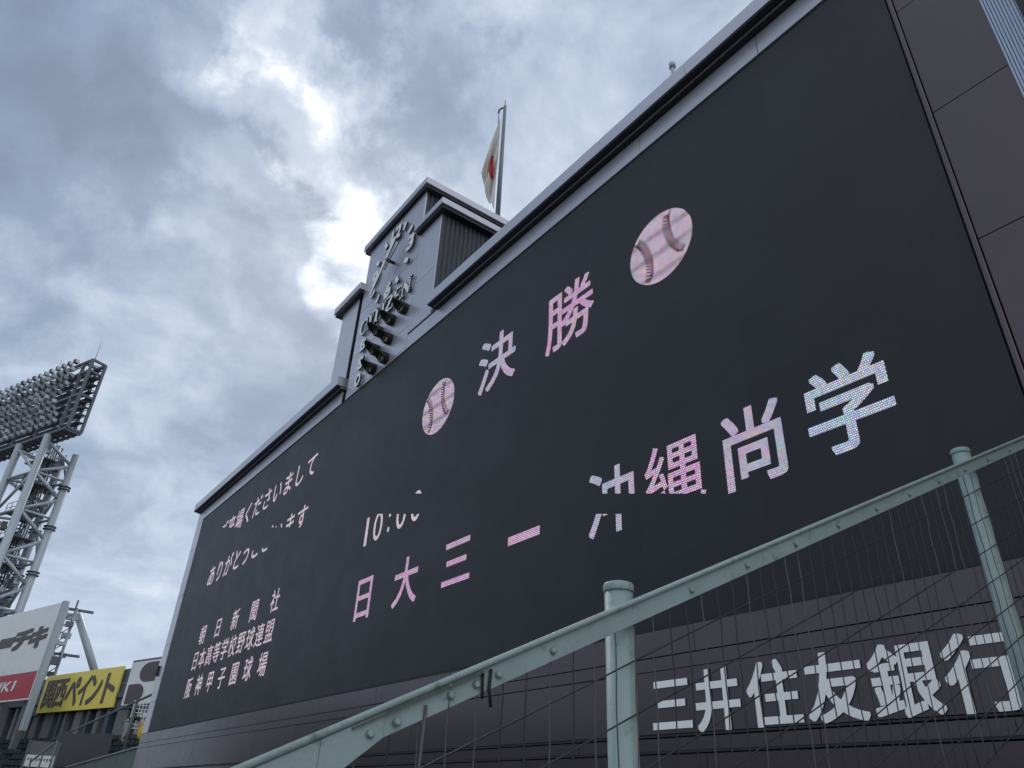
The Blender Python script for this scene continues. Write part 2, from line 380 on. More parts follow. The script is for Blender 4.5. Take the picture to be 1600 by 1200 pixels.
# lip and tall panels right of the screen
bm = BM(); box(bm, -1.945, -1.895, FY - .035, 7.05, 1.9, 10.16); bevel(bm, .006); part('lip', bm, M['panel'])
zr = [10.9, 8.9, 7.05, 5.187, 3.33, 1.74]
for a, b in zip(zr[1:], zr):
    panel(-1.892, 1.2, a, b if b < 10.8 else 10.16); panel(1.2, 4.4, a, b if b < 10.8 else 10.16)
panel(-1.945, 4.4, 10.165, 10.6)
# rows below the screen
def row(z0, z1, joints, m='panel', **k):
    for a, b in zip(joints, joints[1:]): panel(a, b, z0, z1, m=m, **k)
j1 = [-32.5, -29.76, -27.11, -24.46, -21.8, -19.33, -16.53, -13.88, -11.24, -8.6, -5.95, -3.3, -1.9]
row(1.730, 2.045, j1)
j2 = [-32.5, -31.2, -28.5, -25.8, -23.1, -20.4, -17.7, -15.2, -12.5, -9.9, -7.26, -4.6, -1.9]
row(1.570, 1.730, j2)
j3 = [-32.5, -30.6, -28.0, -25.4, -22.8, -20.2, -17.6, -15.0, -12.4, -9.8, -7.26, -7.0]
row(.875, 1.570, j3)
bm = BM(); box(bm, -7.02, -2.2, FY + .012, 7.05, .885, 1.57); sgn_back = part('sign_recess', bm, M['panel'])
panel(-2.2, 4.4, .885, 1.735)
row(.70, .845, [-32.5, -29.0, -25.5, -22.0, -18.5, -15.0, -11.5, -8.0, -4.5, -1.9, 4.4])
for k, (za, zb) in enumerate(((.27, .675), (-.6, .26), (-1.9, -.61))):
    row(za, zb, [-32.5 + (k % 2) * 1.3] + [-29 + 3.3 * i + (k % 2) * 1.3 for i in range(10)] + [4.4])
for z in (.845, .675):
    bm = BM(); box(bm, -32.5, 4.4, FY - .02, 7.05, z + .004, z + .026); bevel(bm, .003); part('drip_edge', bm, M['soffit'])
# faint round stain-coloured bracket on the left strip
bm = BM(); box(bm, -32.42, -32.30, 6.90, 6.975, 4.05, 4.42); part('bracket', bm, M['black'])

# jutting top ledge: lower step, soffit, coping panels
def ledge(x0, x1, joints, parent=None):
    bm = BM(); box(bm, x0 + .12, x1, 6.868, 7.35, 10.625, 10.655); part('ledge_step', bm, M['trim'], parent)
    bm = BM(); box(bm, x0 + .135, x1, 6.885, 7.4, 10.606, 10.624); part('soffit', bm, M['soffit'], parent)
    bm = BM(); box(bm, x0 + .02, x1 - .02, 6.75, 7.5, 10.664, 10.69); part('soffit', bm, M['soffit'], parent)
    js = [x0] + sorted(j for j in joints if x0 + .3 < j < x1 - .3) + [x1]
    for a, b in zip(js, js[1:]):
        bm = BM(); box(bm, a + .004, b - .004, 6.73, 7.55, 10.694, 11.0); bevel(bm, .006); part('coping', bm, M['trim'], parent)
ledge(-13.27, 4.6, [-2.88 - 2.1 * k for k in range(0, 6)] + [-.78, 1.3])
ledge(-32.62, -18.33 - .02, [-20.6 - 2.1 * k for k in range(0, 6)])
for o in [q for q in COL.objects if q.name.startswith('coping')]: pass
# vent pipe on the ledge
bm = BM(); X = -5.42 * 6.95 / 7
tube(bm, (X, 6.95, 10.9), (X, 6.95, 11.50), .035, 10); tube(bm, (X, 6.95, 11.50), (X, 6.95, 11.60), .062, 12); tube(bm, (X, 6.98, 11.34), (X + .16, 7.0, 11.2), .03, 8)
vp = obj('vent_pipe', bm, M['steel']); tag(vp, 'short capped vent pipe standing on the top ledge above the screen', 'pipe')
# pale corrugated cladding at the upper right
cb = thing('corrugated_box', 'pale corrugated metal box on the wall in the upper right corner', 'cladding', (-.9, 7, 6.2))
bm = BM()
for k in range(9):
    x0 = -1.08 + k * .03; box(bm, x0, x0 + .017, 6.93, 6.972, 6.30, 10.1)
box(bm, -1.08, -.80, 6.9725, 6.9765, 6.29, 10.12); part('rib_sheet', bm, M['corr_pale'], cb)
bm = BM(); box(bm, -.79, .7, 6.80, 6.9765, 6.4, 10.1); bevel(bm, .01); part('louvre_box', bm, M['black'], cb)

# ------------------------------------------------------------------ what the screen shows
GY = FY + .022
def clip(bm, a, b, keep_above):
    """cut by the straight line through the facade points a and b"""
    d = Vector((b[0] - a[0], 0, b[1] - a[1])).normalized(); n = Vector((-d.z, 0, d.x))
    if n.z < 0: n = -n
    geom = list(bm.verts) + list(bm.edges) + list(bm.faces)
    bmesh.ops.bisect_plane(bm, geom=geom, plane_co=Vector((a[0], 0, a[1])), plane_no=n, clear_inner=keep_above, clear_outer=not keep_above)
def fz(px, py):
    r = w(px, py); return (r.x / r.y * 7, r.z / r.y * 7)
LA = (fz(340, 824), fz(500, 824)); LB = (fz(340, 856), fz(500, 856))
LC = (fz(560, 771), fz(1100, 771)); LD = (fz(560, 803), fz(1000, 803))
def put(ch, cx, cz, em, m, bands=(), off=.0, sx=1.0):
    """bands: list of (line, keep_above) tests; each list entry makes one piece"""
    for clips in (bands or [()]):
        b = glyph_bm(ch, off, 0, em=em, centre=(cx, cz))
        for v in b.verts: v.co.x = cx + (v.co.x - cx) * sx
        stand(b, GY)
        bmesh.ops.triangulate(b, faces=b.faces)
        for L, up in clips: clip(b, L[0], L[1], up)
        if len(b.faces) == 0: b.free(); continue
        o = part('character', b, M[m], screen)
U = [((LA, True),), ((LB, False),)]
def line(txt, x0, x1, cz, em, m, bands=(), off=.012):
    n = len(txt)
    for i, ch in enumerate(txt): put(ch, x0 + (x1 - x0) * i / (n - 1), cz, em, m, bands, off)
line('ご来場くださいまして', -28.1, -19.93, 8.72, .84, 'led_pale', U, .010)
line('ありがとうございます', -28.2, -19.93, 7.10, .84, 'led_pale', U, .010)
line('朝日新聞社', -27.45, -20.78, 4.91, .68, 'led_pale', (), .007)
line('日本高等学校野球連盟', -27.60, -20.76, 4.08, .68, 'led_pale', (), .004)
line('阪神甲子園球場', -27.60, -20.78, 3.22, .68, 'led_pale', (), .007)
UU = [((LC, True),), ((LD, False),)]
for ch, cx, ww in (('1', -15.42, .13), ('0', -14.86, .42), (':', -14.32, .10), ('0', -13.78, .42), ('0', -13.14, .42)):
    for L, up in ((LC, True), (LD, False)):
        zz = (5.20, 5.885) if ch != ':' else (5.26, 5.72)
        b = stand(glyph_bm(ch, 0, 0, fit=(cx - ww / 2, cx + ww / 2, zz[0], zz[1])), GY); bmesh.ops.triangulate(b, faces=b.faces)
        clip(b, L[0], L[1], up)
        if len(b.faces) == 0: b.free(); continue
        part('character', b, M['led_pale'], screen)
for ch, cx in (('日', -15.10), ('大', -13.25), ('三', -11.37)): put(ch, cx, 3.98, 1.04, 'led_pink', (), .014)
b = BM(); vs4 = [b.verts.new(p) for p in ((-9.78, GY, 3.87), (-8.93, GY, 3.87), (-8.93, GY, 4.02), (-9.78, GY, 4.02))]; b.faces.new(vs4); part('character', b, M['led_pink'], screen)
put('沖', -7.30, 3.98, 1.06, 'led_mix', UU, .016)
put('縄', -6.10, 3.98, 1.08, 'led_pink', [((LC, True),)], .008)
put('尚', -4.83, 3.98, 1.08, 'led_mix', (), .017)
put('学', -3.58, 4.00, 1.10, 'led_blue', (), .017)
put('決', -10.46, 7.88, 1.34, 'led_mix', (), .014)
put('勝', -8.24, 7.80, 1.38, 'led_pink', (), .010)
def ball(cx, cz, r, ang):
    b = BM(); bmesh.ops.create_circle(b, cap_ends=True, segments=48, radius=r)
    for v in b.verts: v.co = Vector((cx + v.co.x, GY, cz + v.co.y))
    o = part('baseball_image', b, M['led_ball'], screen)
    b = BM(); R = Matrix.Rotation(ang, 2)
    def P(x, z): q = R @ Vector((x * r, z * r)); return Vector((cx + q.x, GY - .004, cz + q.y))
    for s in (-1, 1):
        for i in range(17):
            t = -.84 + 1.68 * i / 16
            # seam curve: bulges towards the centre
            x = s * (.36 + .26 * t * t) - .04; z = t * (.93 if abs(t) > .8 else 1) * .86
            for k in (-1, 1):
                a = P(x, z); c1 = P(x + k * .12, z + .10); c2 = P(x + k * .12, z + .045); a2 = P(x, z - .05)
                b.faces.new([b.verts.new(q) for q in (a, c1, c2, a2)])
    part('baseball_stitches', b, M['led_red'], screen, 'stuff')
ball(-12.66, 7.72, .66, .25); ball(-6.02, 7.86, .66, .25)

# ------------------------------------------------------------------ bank sign below the screen
bs = thing('bank_sign', 'white Japanese bank name in raised characters on the wall under the screen', 'sign', (-4.6, 6.95, 1.2))
for ch, cx in zip('三井住友銀行', (-6.36, -5.69, -4.97, -4.27, -3.585, -2.90)):
    b2 = stand(glyph_bm(ch, .021, .012, em=.665, centre=(cx, 1.20)), FY)
    for v in b2.verts: v.co.y = FY + .004 + (v.co.y - FY) * .5
    part('character', side_mats(b2), [M['white'], M['letter_side']], bs)

# ------------------------------------------------------------------ clock tower
ct = thing('clock_tower', 'grey metal clad clock tower rising behind the top of the scoreboard', 'clock tower', (-16.4, 8, 10.6))
GX = -18.15
bm = BM(); box(bm, GX, -14.66, 7.06, 12.5, 10.955, 15.69); part('tower_wall', bm, M['body'], ct)
bm = BM(); box(bm, -14.65, -13.5, 7.06, 12.4, 10.955, 14.0); part('shoulder_wall', bm, M['body'], ct)
bm = BM(); box(bm, -19.6, -18.42, 7.06, 12.4, 10.955, 13.98); part('shoulder_wall', bm, M['body'], ct)
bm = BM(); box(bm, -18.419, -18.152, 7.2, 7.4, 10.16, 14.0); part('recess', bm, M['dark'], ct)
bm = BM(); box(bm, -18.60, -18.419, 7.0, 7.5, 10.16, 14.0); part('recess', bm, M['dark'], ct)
def pt(x0, x1, z0, z1): panel(x0, x1, z0, z1, ct, 'trim')
for zz in ((10.165, 10.24), (10.24, 10.92), (10.92, 11.58), (11.58, 12.22)):
    for a, b in ((GX, -17.93), (-17.93, -16.93), (-16.93, -15.60), (-15.60, -14.63)):
        pt(a, b, *zz)
for a, b in ((GX, -14.63),): pt(a, b, 12.22, 13.25)
pt(GX, -16.4, 13.25, 15.69); pt(-16.4, -14.63, 13.25, 15.69)
pt(-14.62, -13.5, 12.22, 14.0); pt(-14.62, -13.5, 10.67, 12.22)
pt(-19.62, -18.42, 10.71, 14.0)
# corrugated flank of the right shoulder and of the tower top
for (x, y0, y1, z0, z1) in ((-13.497, 7.0, 12.4, 10.95, 14.0), (-14.655, 7.0, 12.4, 14.0, 15.69)):
    bm = BM(); n = int((y1 - y0) / .14)
    for k in range(n):
        ya = y0 + k * .14; pts = [(0, ya), (.035, ya + .03), (.035, ya + .08), (0, ya + .11), (0, ya + .14)]
        for (a, b_) in zip(pts, pts[1:]):
            bm.faces.new([bm.verts.new(q) for q in ((x + a[0], a[1], z0), (x + b_[0], b_[1], z0), (x + b_[0], b_[1], z1), (x + a[0], a[1], z1))])
    bmesh.ops.remove_doubles(bm, verts=bm.verts, dist=1e-4)
    me_o = part('corrugated_flank', bm, M['corr'], ct)
def cap(x0, x1, y0, y1, zs, zt, name='roof_coping'):
    bm = BM(); box(bm, x0, x1, y0, y1, zs + .10, zt); bevel(bm, .012); part(name, bm, M['trim'], ct)
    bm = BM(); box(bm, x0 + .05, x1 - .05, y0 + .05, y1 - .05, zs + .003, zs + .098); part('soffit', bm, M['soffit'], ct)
cap(-18.43, -14.41, 6.83, 12.8, 15.70, 16.04)
cap(-14.75, -13.24, 6.81, 12.8, 14.02, 14.33)
cap(-20.0, -18.08, 6.79, 12.8, 14.0, 14.36)
# clock
cx0, cz0 = -16.20, 14.00
def seg(bm, ax, az, bx, bz, wd_, y0, y1, wd2=None):
    a = Vector((ax, az)); b = Vector((bx, bz)); d = (b - a).normalized(); n = Vector((-d.y, d.x)); wd2 = wd_ if wd2 is None else wd2
    q = [a + n * wd_ / 2, b + n * wd2 / 2, b - n * wd2 / 2, a - n * wd_ / 2]
    F = [bm.verts.new((p.x, y0, p.y)) for p in q]; B = [bm.verts.new((p.x, y1, p.y)) for p in q]
    bm.faces.new(F); bm.faces.new(B[::-1])
    for i in range(4): bm.faces.new((F[i], F[(i + 1) % 4], B[(i + 1) % 4], B[i]))
LM = [M['white'], M['letter_side']]
for h in range(12):
    if h % 3 == 0: continue
    a = math.radians(90 - 30 * h); bm = BM()
    seg(bm, cx0 + 1.03 * math.cos(a), cz0 + 1.03 * math.sin(a), cx0 + 1.30 * math.cos(a), cz0 + 1.30 * math.sin(a), .15, 6.895, 6.95)
    part('hour_mark', side_mats(bm), LM, ct)
for t, fit in (('1', (-16.52, -16.38, 14.80, 15.34)), ('2', (-16.26, -15.88, 14.80, 15.34)), ('3', (-15.30, -14.92, 13.76, 14.30)), ('6', (-16.38, -15.98, 12.66, 13.20)), ('9', (-17.48, -17.10, 13.74, 14.28))):
    b = glyph_bm(t, .045, .025, fit=fit, shear=.06); stand(b, 6.92); part('numeral', side_mats(b), LM, ct)
bm = BM(); tube(bm, (cx0, 6.975, cz0), (cx0, 6.70, cz0), .05, 12); part('hand_spindle', bm, M['letter_side'], ct)
bm = BM(); a = math.radians(90 - 6 * 36.6)
seg(bm, cx0 - .72 * math.cos(a), cz0 - .72 * math.sin(a), cx0 + 1.16 * math.cos(a), cz0 + 1.16 * math.sin(a), .21, 6.70, 6.73, .12); part('minute_hand', side_mats(bm), LM, ct)
bm = BM(); a = math.radians(90 - 30 * 1.62)
seg(bm, cx0 - .30 * math.cos(a), cz0 - .30 * math.sin(a), cx0 + .62 * math.cos(a), cz0 + .62 * math.sin(a), .13, 6.78, 6.81, .24); part('hour_hand', side_mats(bm), LM, ct)
# CITIZEN in serifed letters
def stroke(bm, x0, z0, x1, z1, t): seg(bm, x0, z0, x1, z1, t, 6.895, 6.95)
def citizen(ch, x, wd_, z0, z1):
    bm = BM(); T = .135; s = .05; h = z1 - z0
    def serif(cx, z, l): stroke(bm, cx - l / 2, z, cx + l / 2, z, s)
    if ch == 'I':
        stroke(bm, x, z0, x, z1, T); serif(x, z0 + s / 2, .24); serif(x, z1 - s / 2, .24)
    if ch == 'T':
        stroke(bm, x, z0, x, z1, T); serif(x, z0 + s / 2, .24); stroke(bm, x - wd_ / 2, z1 - s / 2, x + wd_ / 2, z1 - s / 2, s * 1.2)
        for k in (-1, 1): stroke(bm, x + k * (wd_ / 2 - .015), z1 - .16, x + k * (wd_ / 2 - .015), z1, .03)
    if ch == 'Z':
        for z in (z0 + s / 2, z1 - s / 2): stroke(bm, x - wd_ / 2, z, x + wd_ / 2, z, s * 1.3)
        stroke(bm, x - wd_ / 2 + .05, z0 + .02, x + wd_ / 2 - .05, z1 - .02, T)
        stroke(bm, x - wd_ / 2 + .015, z1 - .15, x - wd_ / 2 + .015, z1, .03); stroke(bm, x + wd_ / 2 - .015, z0, x + wd_ / 2 - .015, z0 + .15, .03)
    if ch == 'E':
        X0 = x - wd_ / 2 + .09; stroke(bm, X0, z0, X0, z1, T)
        for z, l in ((z0 + s / 2, wd_), (z1 - s / 2, wd_), ((z0 + z1) / 2, wd_ * .72)): stroke(bm, x - wd_ / 2, z, x - wd_ / 2 + l, z, s * 1.2)
        stroke(bm, x + wd_ / 2 - .015, z0, x + wd_ / 2 - .015, z0 + .14, .03); stroke(bm, x + wd_ / 2 - .015, z1 - .14, x + wd_ / 2 - .015, z1, .03)
        stroke(bm, x - wd_ / 2 + .72 * wd_, (z0 + z1) / 2 - .07, x - wd_ / 2 + .72 * wd_, (z0 + z1) / 2 + .07, .03)
    if ch == 'N':
        xa, xb = x - wd_ / 2 + .08, x + wd_ / 2 - .08
        stroke(bm, xa, z0, xa, z1, .05); stroke(bm, xb, z0, xb, z1, .05); stroke(bm, xa - .01, z1 - .02, xb + .01, z0 + .02, T)
        serif(xa, z0 + s / 2, .18); serif(xa - .03, z1 - s / 2, .16); serif(xb, z1 - s / 2, .18)
    if ch == 'C':
        n = 14; r = h / 2
        for i in range(n):
            a0 = math.radians(48 + 264 * i / n); a1 = math.radians(48 + 264 * (i + 1) / n + 2)
            am = (a0 + a1) / 2; th = .045 + .06 * max(0, -math.cos(am))
            k = (wd_ / 2 - .04) / r
            stroke(bm, x + k * r * math.cos(a0), z0 + r + (r - .03) * math.sin(a0), x + k * r * math.cos(a1), z0 + r + (r - .03) * math.sin(a1), th)
        X1 = x + (wd_ / 2 - .04) * math.cos(math.radians(48)); stroke(bm, X1 + .02, z1 - .20, X1 + .02, z1 - .01, .035); stroke(bm, X1 + .02, z0 + .01, X1 + .02, z0 + .13, .03)
    part('letter', side_mats(bm), LM, ct)
x = -17.70
for ch, wd_ in (('C', .50), ('I', .26), ('T', .48), ('I', .26), ('Z', .48), ('E', .44), ('N', .54)):
    citizen(ch, x + wd_ / 2, wd_, 12.06, 12.60); x += wd_ + .012
for t, fit in (('B', (-17.48, -17.12, 11.44, 11.84)), ('S', (-17.44, -17.10, 10.78, 11.20)), ('O', (-17.44, -17.10, 10.22, 10.64))):
    b = glyph_bm(t, .045, .025, fit=fit); stand(b, 6.92); part('letter', side_mats(b), LM, ct)
# hooded count lamps (three, two, two)
def count_lamp(cx, cz, amber, lab):
    t = thing('count_lamp', lab, 'signal lamp', (cx, 6.97, cz), 'hooded count lamps on the clock tower')
    r = .165; n = 20; bm = BM(); O = []; I = []; Wl = []; Wi = []
    for i in range(n):
        a = 2 * math.pi * i / n; c, s_ = math.cos(a), math.sin(a)
        L = .20 + .13 * max(0, s_) ** .8 + .09 * s_          # the hood is cut slantwise, longest on top
        Wl.append(bm.verts.new((cx + r * c, 6.974, cz + r * s_))); O.append(bm.verts.new((cx + r * c, 6.974 - L, cz + r * s_)))
        I.append(bm.verts.new((cx + (r - .012) * c, 6.974 - L, cz + (r - .012) * s_))); Wi.append(bm.verts.new((cx + (r - .012) * c, 6.93, cz + (r - .012) * s_)))
    for i in range(n):
        j = (i + 1) % n
        for A, B in ((Wl, O), (O, I), (I, Wi)):
            f = bm.faces.new((A[i], A[j], B[j], B[i])); f.smooth = True
    part('hood', bm, M['black'], t)
    bm = BM(); bmesh.ops.create_uvsphere(bm, u_segments=16, v_segments=8, radius=.115)
    for v in bm.verts: v.co = Vector((cx + v.co.x, 6.87 + v.co.y * .4, cz + v.co.z))
    for f in bm.faces: f.smooth = True
    part('lens', bm, M['lens_amber' if amber else 'lens'], t)
    bm = BM(); tube(bm, (cx, 6.93, cz), (cx, 6.87, cz), .15, 20); part('lamp_body', bm, M['black'], t)
    bm = BM(); R = []
    for i in range(13):
        a = math.radians(70 + 200 * i / 12); seg_r = .125
        R.append((cx + seg_r * math.cos(a), 6.82, cz + seg_r * math.sin(a)))
    polytube(bm, R, .016, 6); part('lens_ring', bm, M['lensring'], t)
for cx, cz, am, lab in (
    (-16.36, 11.60, 0, 'first hooded lamp beside the letter B, under the name on the clock'),
    (-15.62, 11.60, 0, 'middle hooded lamp of the top row of three on the clock tower'),
    (-14.93, 11.60, 0, 'rightmost hooded lamp of the top row of three on the clock tower'),
    (-16.37, 10.98, 1, 'hooded lamp beside the letter S, its lens yellowish'),
    (-15.63, 10.98, 1, 'right hooded lamp of the middle row, its lens yellowish'),
    (-16.39, 10.38, 0, 'lowest hooded lamp, beside the letter O'),
    (-15.70, 10.40, 0, 'right hooded lamp of the bottom row, just above the screen')):
    count_lamp(cx, cz, am, lab)

# ------------------------------------------------------------------ flagpole and flag
FP = Vector((-14.93, 9.7, 16.04))
fp = thing('flagpole', 'tall grey flagpole with pulley head on the clock tower roof', 'flagpole', FP)
top = 16.04 + 5.72
bm = BM(); tube(bm, (FP.x, FP.y, 16.0), (FP.x, FP.y, top), .085, 12, .055); part('pole', bm, M['pole'], fp)
bm = BM(); tube(bm, (FP.x, FP.y, top), (FP.x, FP.y, top + .30), .018, 6); part('lightning_rod', bm, M['pole'], fp)
bm = BM(); polytube(bm, [(FP.x, FP.y, top - .12), (FP.x - .10, FP.y - .05, top - .03), (FP.x - .2, FP.y - .10, top - .08), (FP.x - .22, FP.y - .11, top - .22)], .035, 6); part('pulley_arm', bm, M['steel_d'], fp)
bm = BM(); polytube(bm, [(FP.x - .21, FP.y - .1, top - .15), (FP.x - .22, FP.y - .1, top - .75)], .014, 5); part('halyard', bm, M['steel_d'], fp)
# hanging flag: pleated cloth, hoist along the pole, fly corner hanging out left
bm = BM(); U_, V_ = 44, 34; grid = []
zt = top - .72
left = Vector((-.52, -.85, 0)).normalized(); left = Vector((-.62, -.78, 0)); fwdv = Vector((.78, -.62, 0))
for i in range(U_ + 1):
    u = i / U_; rowv = []
    for j in range(V_ + 1):
        v = j / V_     # 0 top, 1 bottom
        # cloth hangs from its upper hoist corner, width gathers at the top and opens below
        hoist = Vector((FP.x + .03, FP.y - .16, zt - 2.15 * v))
        out = (u ** .92) * (.44 * (1 - v) ** .8 + .06) - .05 * max(0, v - .5) * u
        drop = u * (2.85 * (1 - v) + 2.2 * v)
        fold = (.14 * math.sin(v * 13 + u * 2.2) + .04 * math.sin(v * 27 - u * 4)) * (.25 + .75 * u ** .5)
        p = hoist + left * out + fwdv * fold + Vector((0, 0, -drop))
        p += left * (.025 * math.sin(v * 9 + u * 3)) * u
        rowv.append(bm.verts.new(p))
    grid.append(rowv)
for i in range(U_):
    for j in range(V_):
        f = bm.faces.new((grid[i][j], grid[i + 1][j], grid[i + 1][j + 1], grid[i][j + 1])); f.smooth = True
        u = (i + .5) / U_; v = (j + .5) / V_
        f.material_index = 1 if ((u - .56) * 1.5) ** 2 + (v - .45) ** 2 < .062 else 0
fl = obj('flag', bm, [M['flagw'], M['flagr']]); tag(fl, 'white flag with red disc hanging limp from the pole', 'flag')
md = fl.modifiers.new('s', 'SOLIDIFY'); md.thickness = .008

# ------------------------------------------------------------------ wire fence beside the stairs
P1 = Vector((-2.21904, 2.16167, .80190)); DV = Vector((.06240683, .8992459, .43296905)); NV = Vector((.99760, -.0692, 0))   # NV points to the camera side
def fpnt(t, q, off=0.0): return P1 + DV * t + Vector((0, 0, q)) + NV * off
fc = thing('wire_fence', 'pale green pipe and wire mesh fence climbing in the foreground', 'fence', (-2.22, 2.16, -1.6))
for t in (-3.58, .085, 3.77, 7.45):
    b0 = fpnt(t, 0, -.092); bm = BM()
    tube(bm, (b0.x, b0.y, b0.z - 2.6), (b0.x, b0.y, b0.z + .012), .061, 28); o = part('post', bm, M['paint'], fc)
    bm = BM(); n = 28; prof = [(.0645, .0), (.0665, .006), (.0665, .028), (.061, .037), (.040, .044), (.0, .046)]; rings = []
    for r, z in prof[:-1]:
        rings.append([bm.verts.new((b0.x + r * math.cos(2 * math.pi * k / n), b0.y + r * math.sin(2 * math.pi * k / n), b0.z + .004 + z)) for k in range(n)])
    for A, B in zip(rings, rings[1:]):
        for k in range(n):
            f = bm.faces.new((A[k], A[(k + 1) % n], B[(k + 1) % n], B[k])); f.smooth = True
    bm.faces.new(rings[0][::-1]); bm.faces.new(rings[-1]); part('post_cap', bm, M['paint'], fc)
bm = BM(); tube(bm, fpnt(-4.5, -.051, .010), fpnt(9, -.051, .010), .0115, 16); part('top_rail', bm, M['paint'], fc)
bm = BM()
def plate(bm, t0, t1, q0, q1, o0, o1, q0b=None, q1b=None):
    q0b = q0 if q0b is None else q0b; q1b = q1 if q1b is None else q1b
    v = [bm.verts.new(fpnt(t, q, o)) for (t, qa, qb) in ((t0, q0, q1), (t1, q0b, q1b)) for q in (qa, qb) for o in (o0, o1)]
    for q in ((0, 1, 3, 2), (4, 6, 7, 5), (0, 4, 5, 1), (2, 3, 7, 6), (0, 2, 6, 4), (1, 5, 7, 3)): bm.faces.new([v[i] for i in q])
plate(bm, -.83, 9, -.142, -.060, -.003, .004); bevel(bm, .0015); part('flat_bar', bm, M['paint'], fc)
bm = BM(); plate(bm, -4.5, -.835, -.142, -.060, -.003, .004); bevel(bm, .0015); part('flat_bar', bm, M['paint'], fc)
bm = BM(); plate(bm, -1.30, -1.085, -.205, -.066, .0045, .0105, -.142, -.066)
plate(bm, -3.4, -1.301, -.215, -.066, .0045, .0105, -.206, -.066); bevel(bm, .0015); part('gusset_plate', bm, M['paint'], fc)
bm = BM(); plate(bm, -1.20, -.70, -.0755, -.070, .004, .022); part('tie_strip', bm, M['wire_pale'], fc)
def bolt(t, q, r=.014, mname='paint', o=.004):
    a = fpnt(t, q, o); bm = BM(); tube(bm, a, a + NV * .009, r, 14, r * .92); tube(bm, a + NV * .0092, a + NV * .014, r * .92, 14, r * .55)
    part('bolt', bm, M[mname], fc)
for t in (-1.133, -1.038): bolt(t, -.112, .0135, o=.011)
for t in (-.83, -.724, -.627, -.369, .457 - .44 + .0, .457, .884, 1.317, 1.75, 2.199, 2.639, 3.083, 3.52, 3.95, 4.4, 4.83): 
    if abs(t - .017) > .01: bolt(t, -.105)
# mesh: upright wires and sloping wires
k = 0; t = -1.96
while t < 8.6:
    bm = BM(); r = .0031; pts = []; n = 14; ph = random.uniform(0, 6); amp = random.uniform(.0006, .002) * (1 if t < 1.3 else 2.4)
    q1_ = -.15 if t > -1.3 else -.2
    for i in range(n + 1):
        q = q1_ + .07 + (-1.75 - q1_) * i / n * 1.0
        pts.append(fpnt(t, 0, -.012 + .0035 * math.sin(i * 2.1 + k)) + Vector((0, 0, q)) + DV * (amp * math.sin(q * 9 + ph) + amp * .6 * math.sin(q * 23 + ph * 2)))
    polytube(bm, pts, r, 5); part('wire', bm, M['wire' if random.random() < .72 else 'wire_pale'], fc)
    t += .1145 + random.uniform(-.004, .004); k += 1
for i in range(8):
    q = -.286 - .199 * i; bm = BM(); pts = []; n = 40
    for s in range(n + 1):
        tt = -4.4 + 13.0 * s / n; pts.append(fpnt(tt, q + .003 * math.sin(tt * 2.1 + i * 2) + .0012 * math.sin(tt * 7 + i), -.017))
    polytube(bm, pts, .0036, 5); part('wire', bm, M['wire'], fc)
# hanging strap and a doubled wire near the joint
bm = BM(); polytube(bm, [fpnt(-.93, -.10, .012), fpnt(-.925, -.30, -.008), fpnt(-.93, -.38, -.006), fpnt(-.926, -1.2, -.008)], .0055, 6); part('stay_wire', bm, M['wire_pale'], fc)
bm = BM(); polytube(bm, [fpnt(-.665, -.075, .012), fpnt(-.672, -.14, .014), fpnt(-.655, -.20, .006)], .006, 6); polytube(bm, [fpnt(-.70, -.075, .012), fpnt(-.70, -.16, .014)], .005, 6); part('tie', bm, M['black'], fc)

# ------------------------------------------------------------------ stand beside the field, far left
UX = Vector((.961, .276, 0)).normalized(); NF = Vector((UX.y, -UX.x, 0))     # UX: to the right along the wing; NF: towards the field
W0 = Vector((-54.1, 9.7, 0))
def wing(px, py, off=0.0):
    P = W0 + NF * off; p = on_plane(px, py, P, NF); d = p - W0
    return d.dot(UX), p.z
def WP(s, off, z): return W0 + UX * s + NF * off + Vector((0, 0, z))
def wbox(bm, s0, s1, o0, o1, z0, z1, mi=0):
    v = [bm.verts.new(WP(s, o, z)) for s in (s0, s1) for o in (o0, o1) for z in (z0, z1)]
    for q in ((0, 1, 3, 2), (4, 6, 7, 5), (0, 4, 5, 1), (2, 3, 7, 6), (0, 2, 6, 4), (1, 5, 7, 3)):
        f = bm.faces.new([v[i] for i in q]); f.material_index = mi
def wpoly(bm, pts, off):
    bm.faces.new([bm.verts.new(WP(s, off, z)) for s, z in pts])
def wglyph(ch, s0, s1, z0, z1, off, o_=.03, shear=0.0):
    b = glyph_bm(ch, o_, .02, fit=(s0, s1, z0, z1), shear=shear)
    for v in b.verts: v.co = WP(v.co.x, off + v.co.z, v.co.y)
    return b
hall = thing('grandstand_hall', 'long grey rear wall of the grandstand below the advertising signs', 'building', WP(-8, -1, 0))
zB = wing(120, 1112)[1]
bm = BM(); wbox(bm, -40, 22, -4, -.5, -12, zB + 1.2); part('wall', bm, M['body'], hall)
s = -36.0
random.seed(3)
while s < 20:
    wd_ = random.choice((.35, .5, .9, 1.3)); bm = BM(); wbox(bm, s, s + wd_, -.495, -.2 + random.uniform(0, .15), 1.4, zB + .6)
    part('pillar' if wd_ < .6 else 'wall_panel', bm, M[random.choice(('hall', 'concrete', 'hall', 'blueboard'))], hall); s += wd_ + random.choice((.5, .8, 1.2))
    if random.random() < .35:
        bm = BM(); wbox(bm, s - .45, s - .05, -.49, -.4, 2.6, zB - .1); part('shutter', bm, M['adwhite'] if random.random() < .3 else M['hall'], hall)
bm = BM(); wbox(bm, -40, 22, -.49, .1, zB + .62, zB + .9); part('lintel', bm, M['blueboard'], hall)
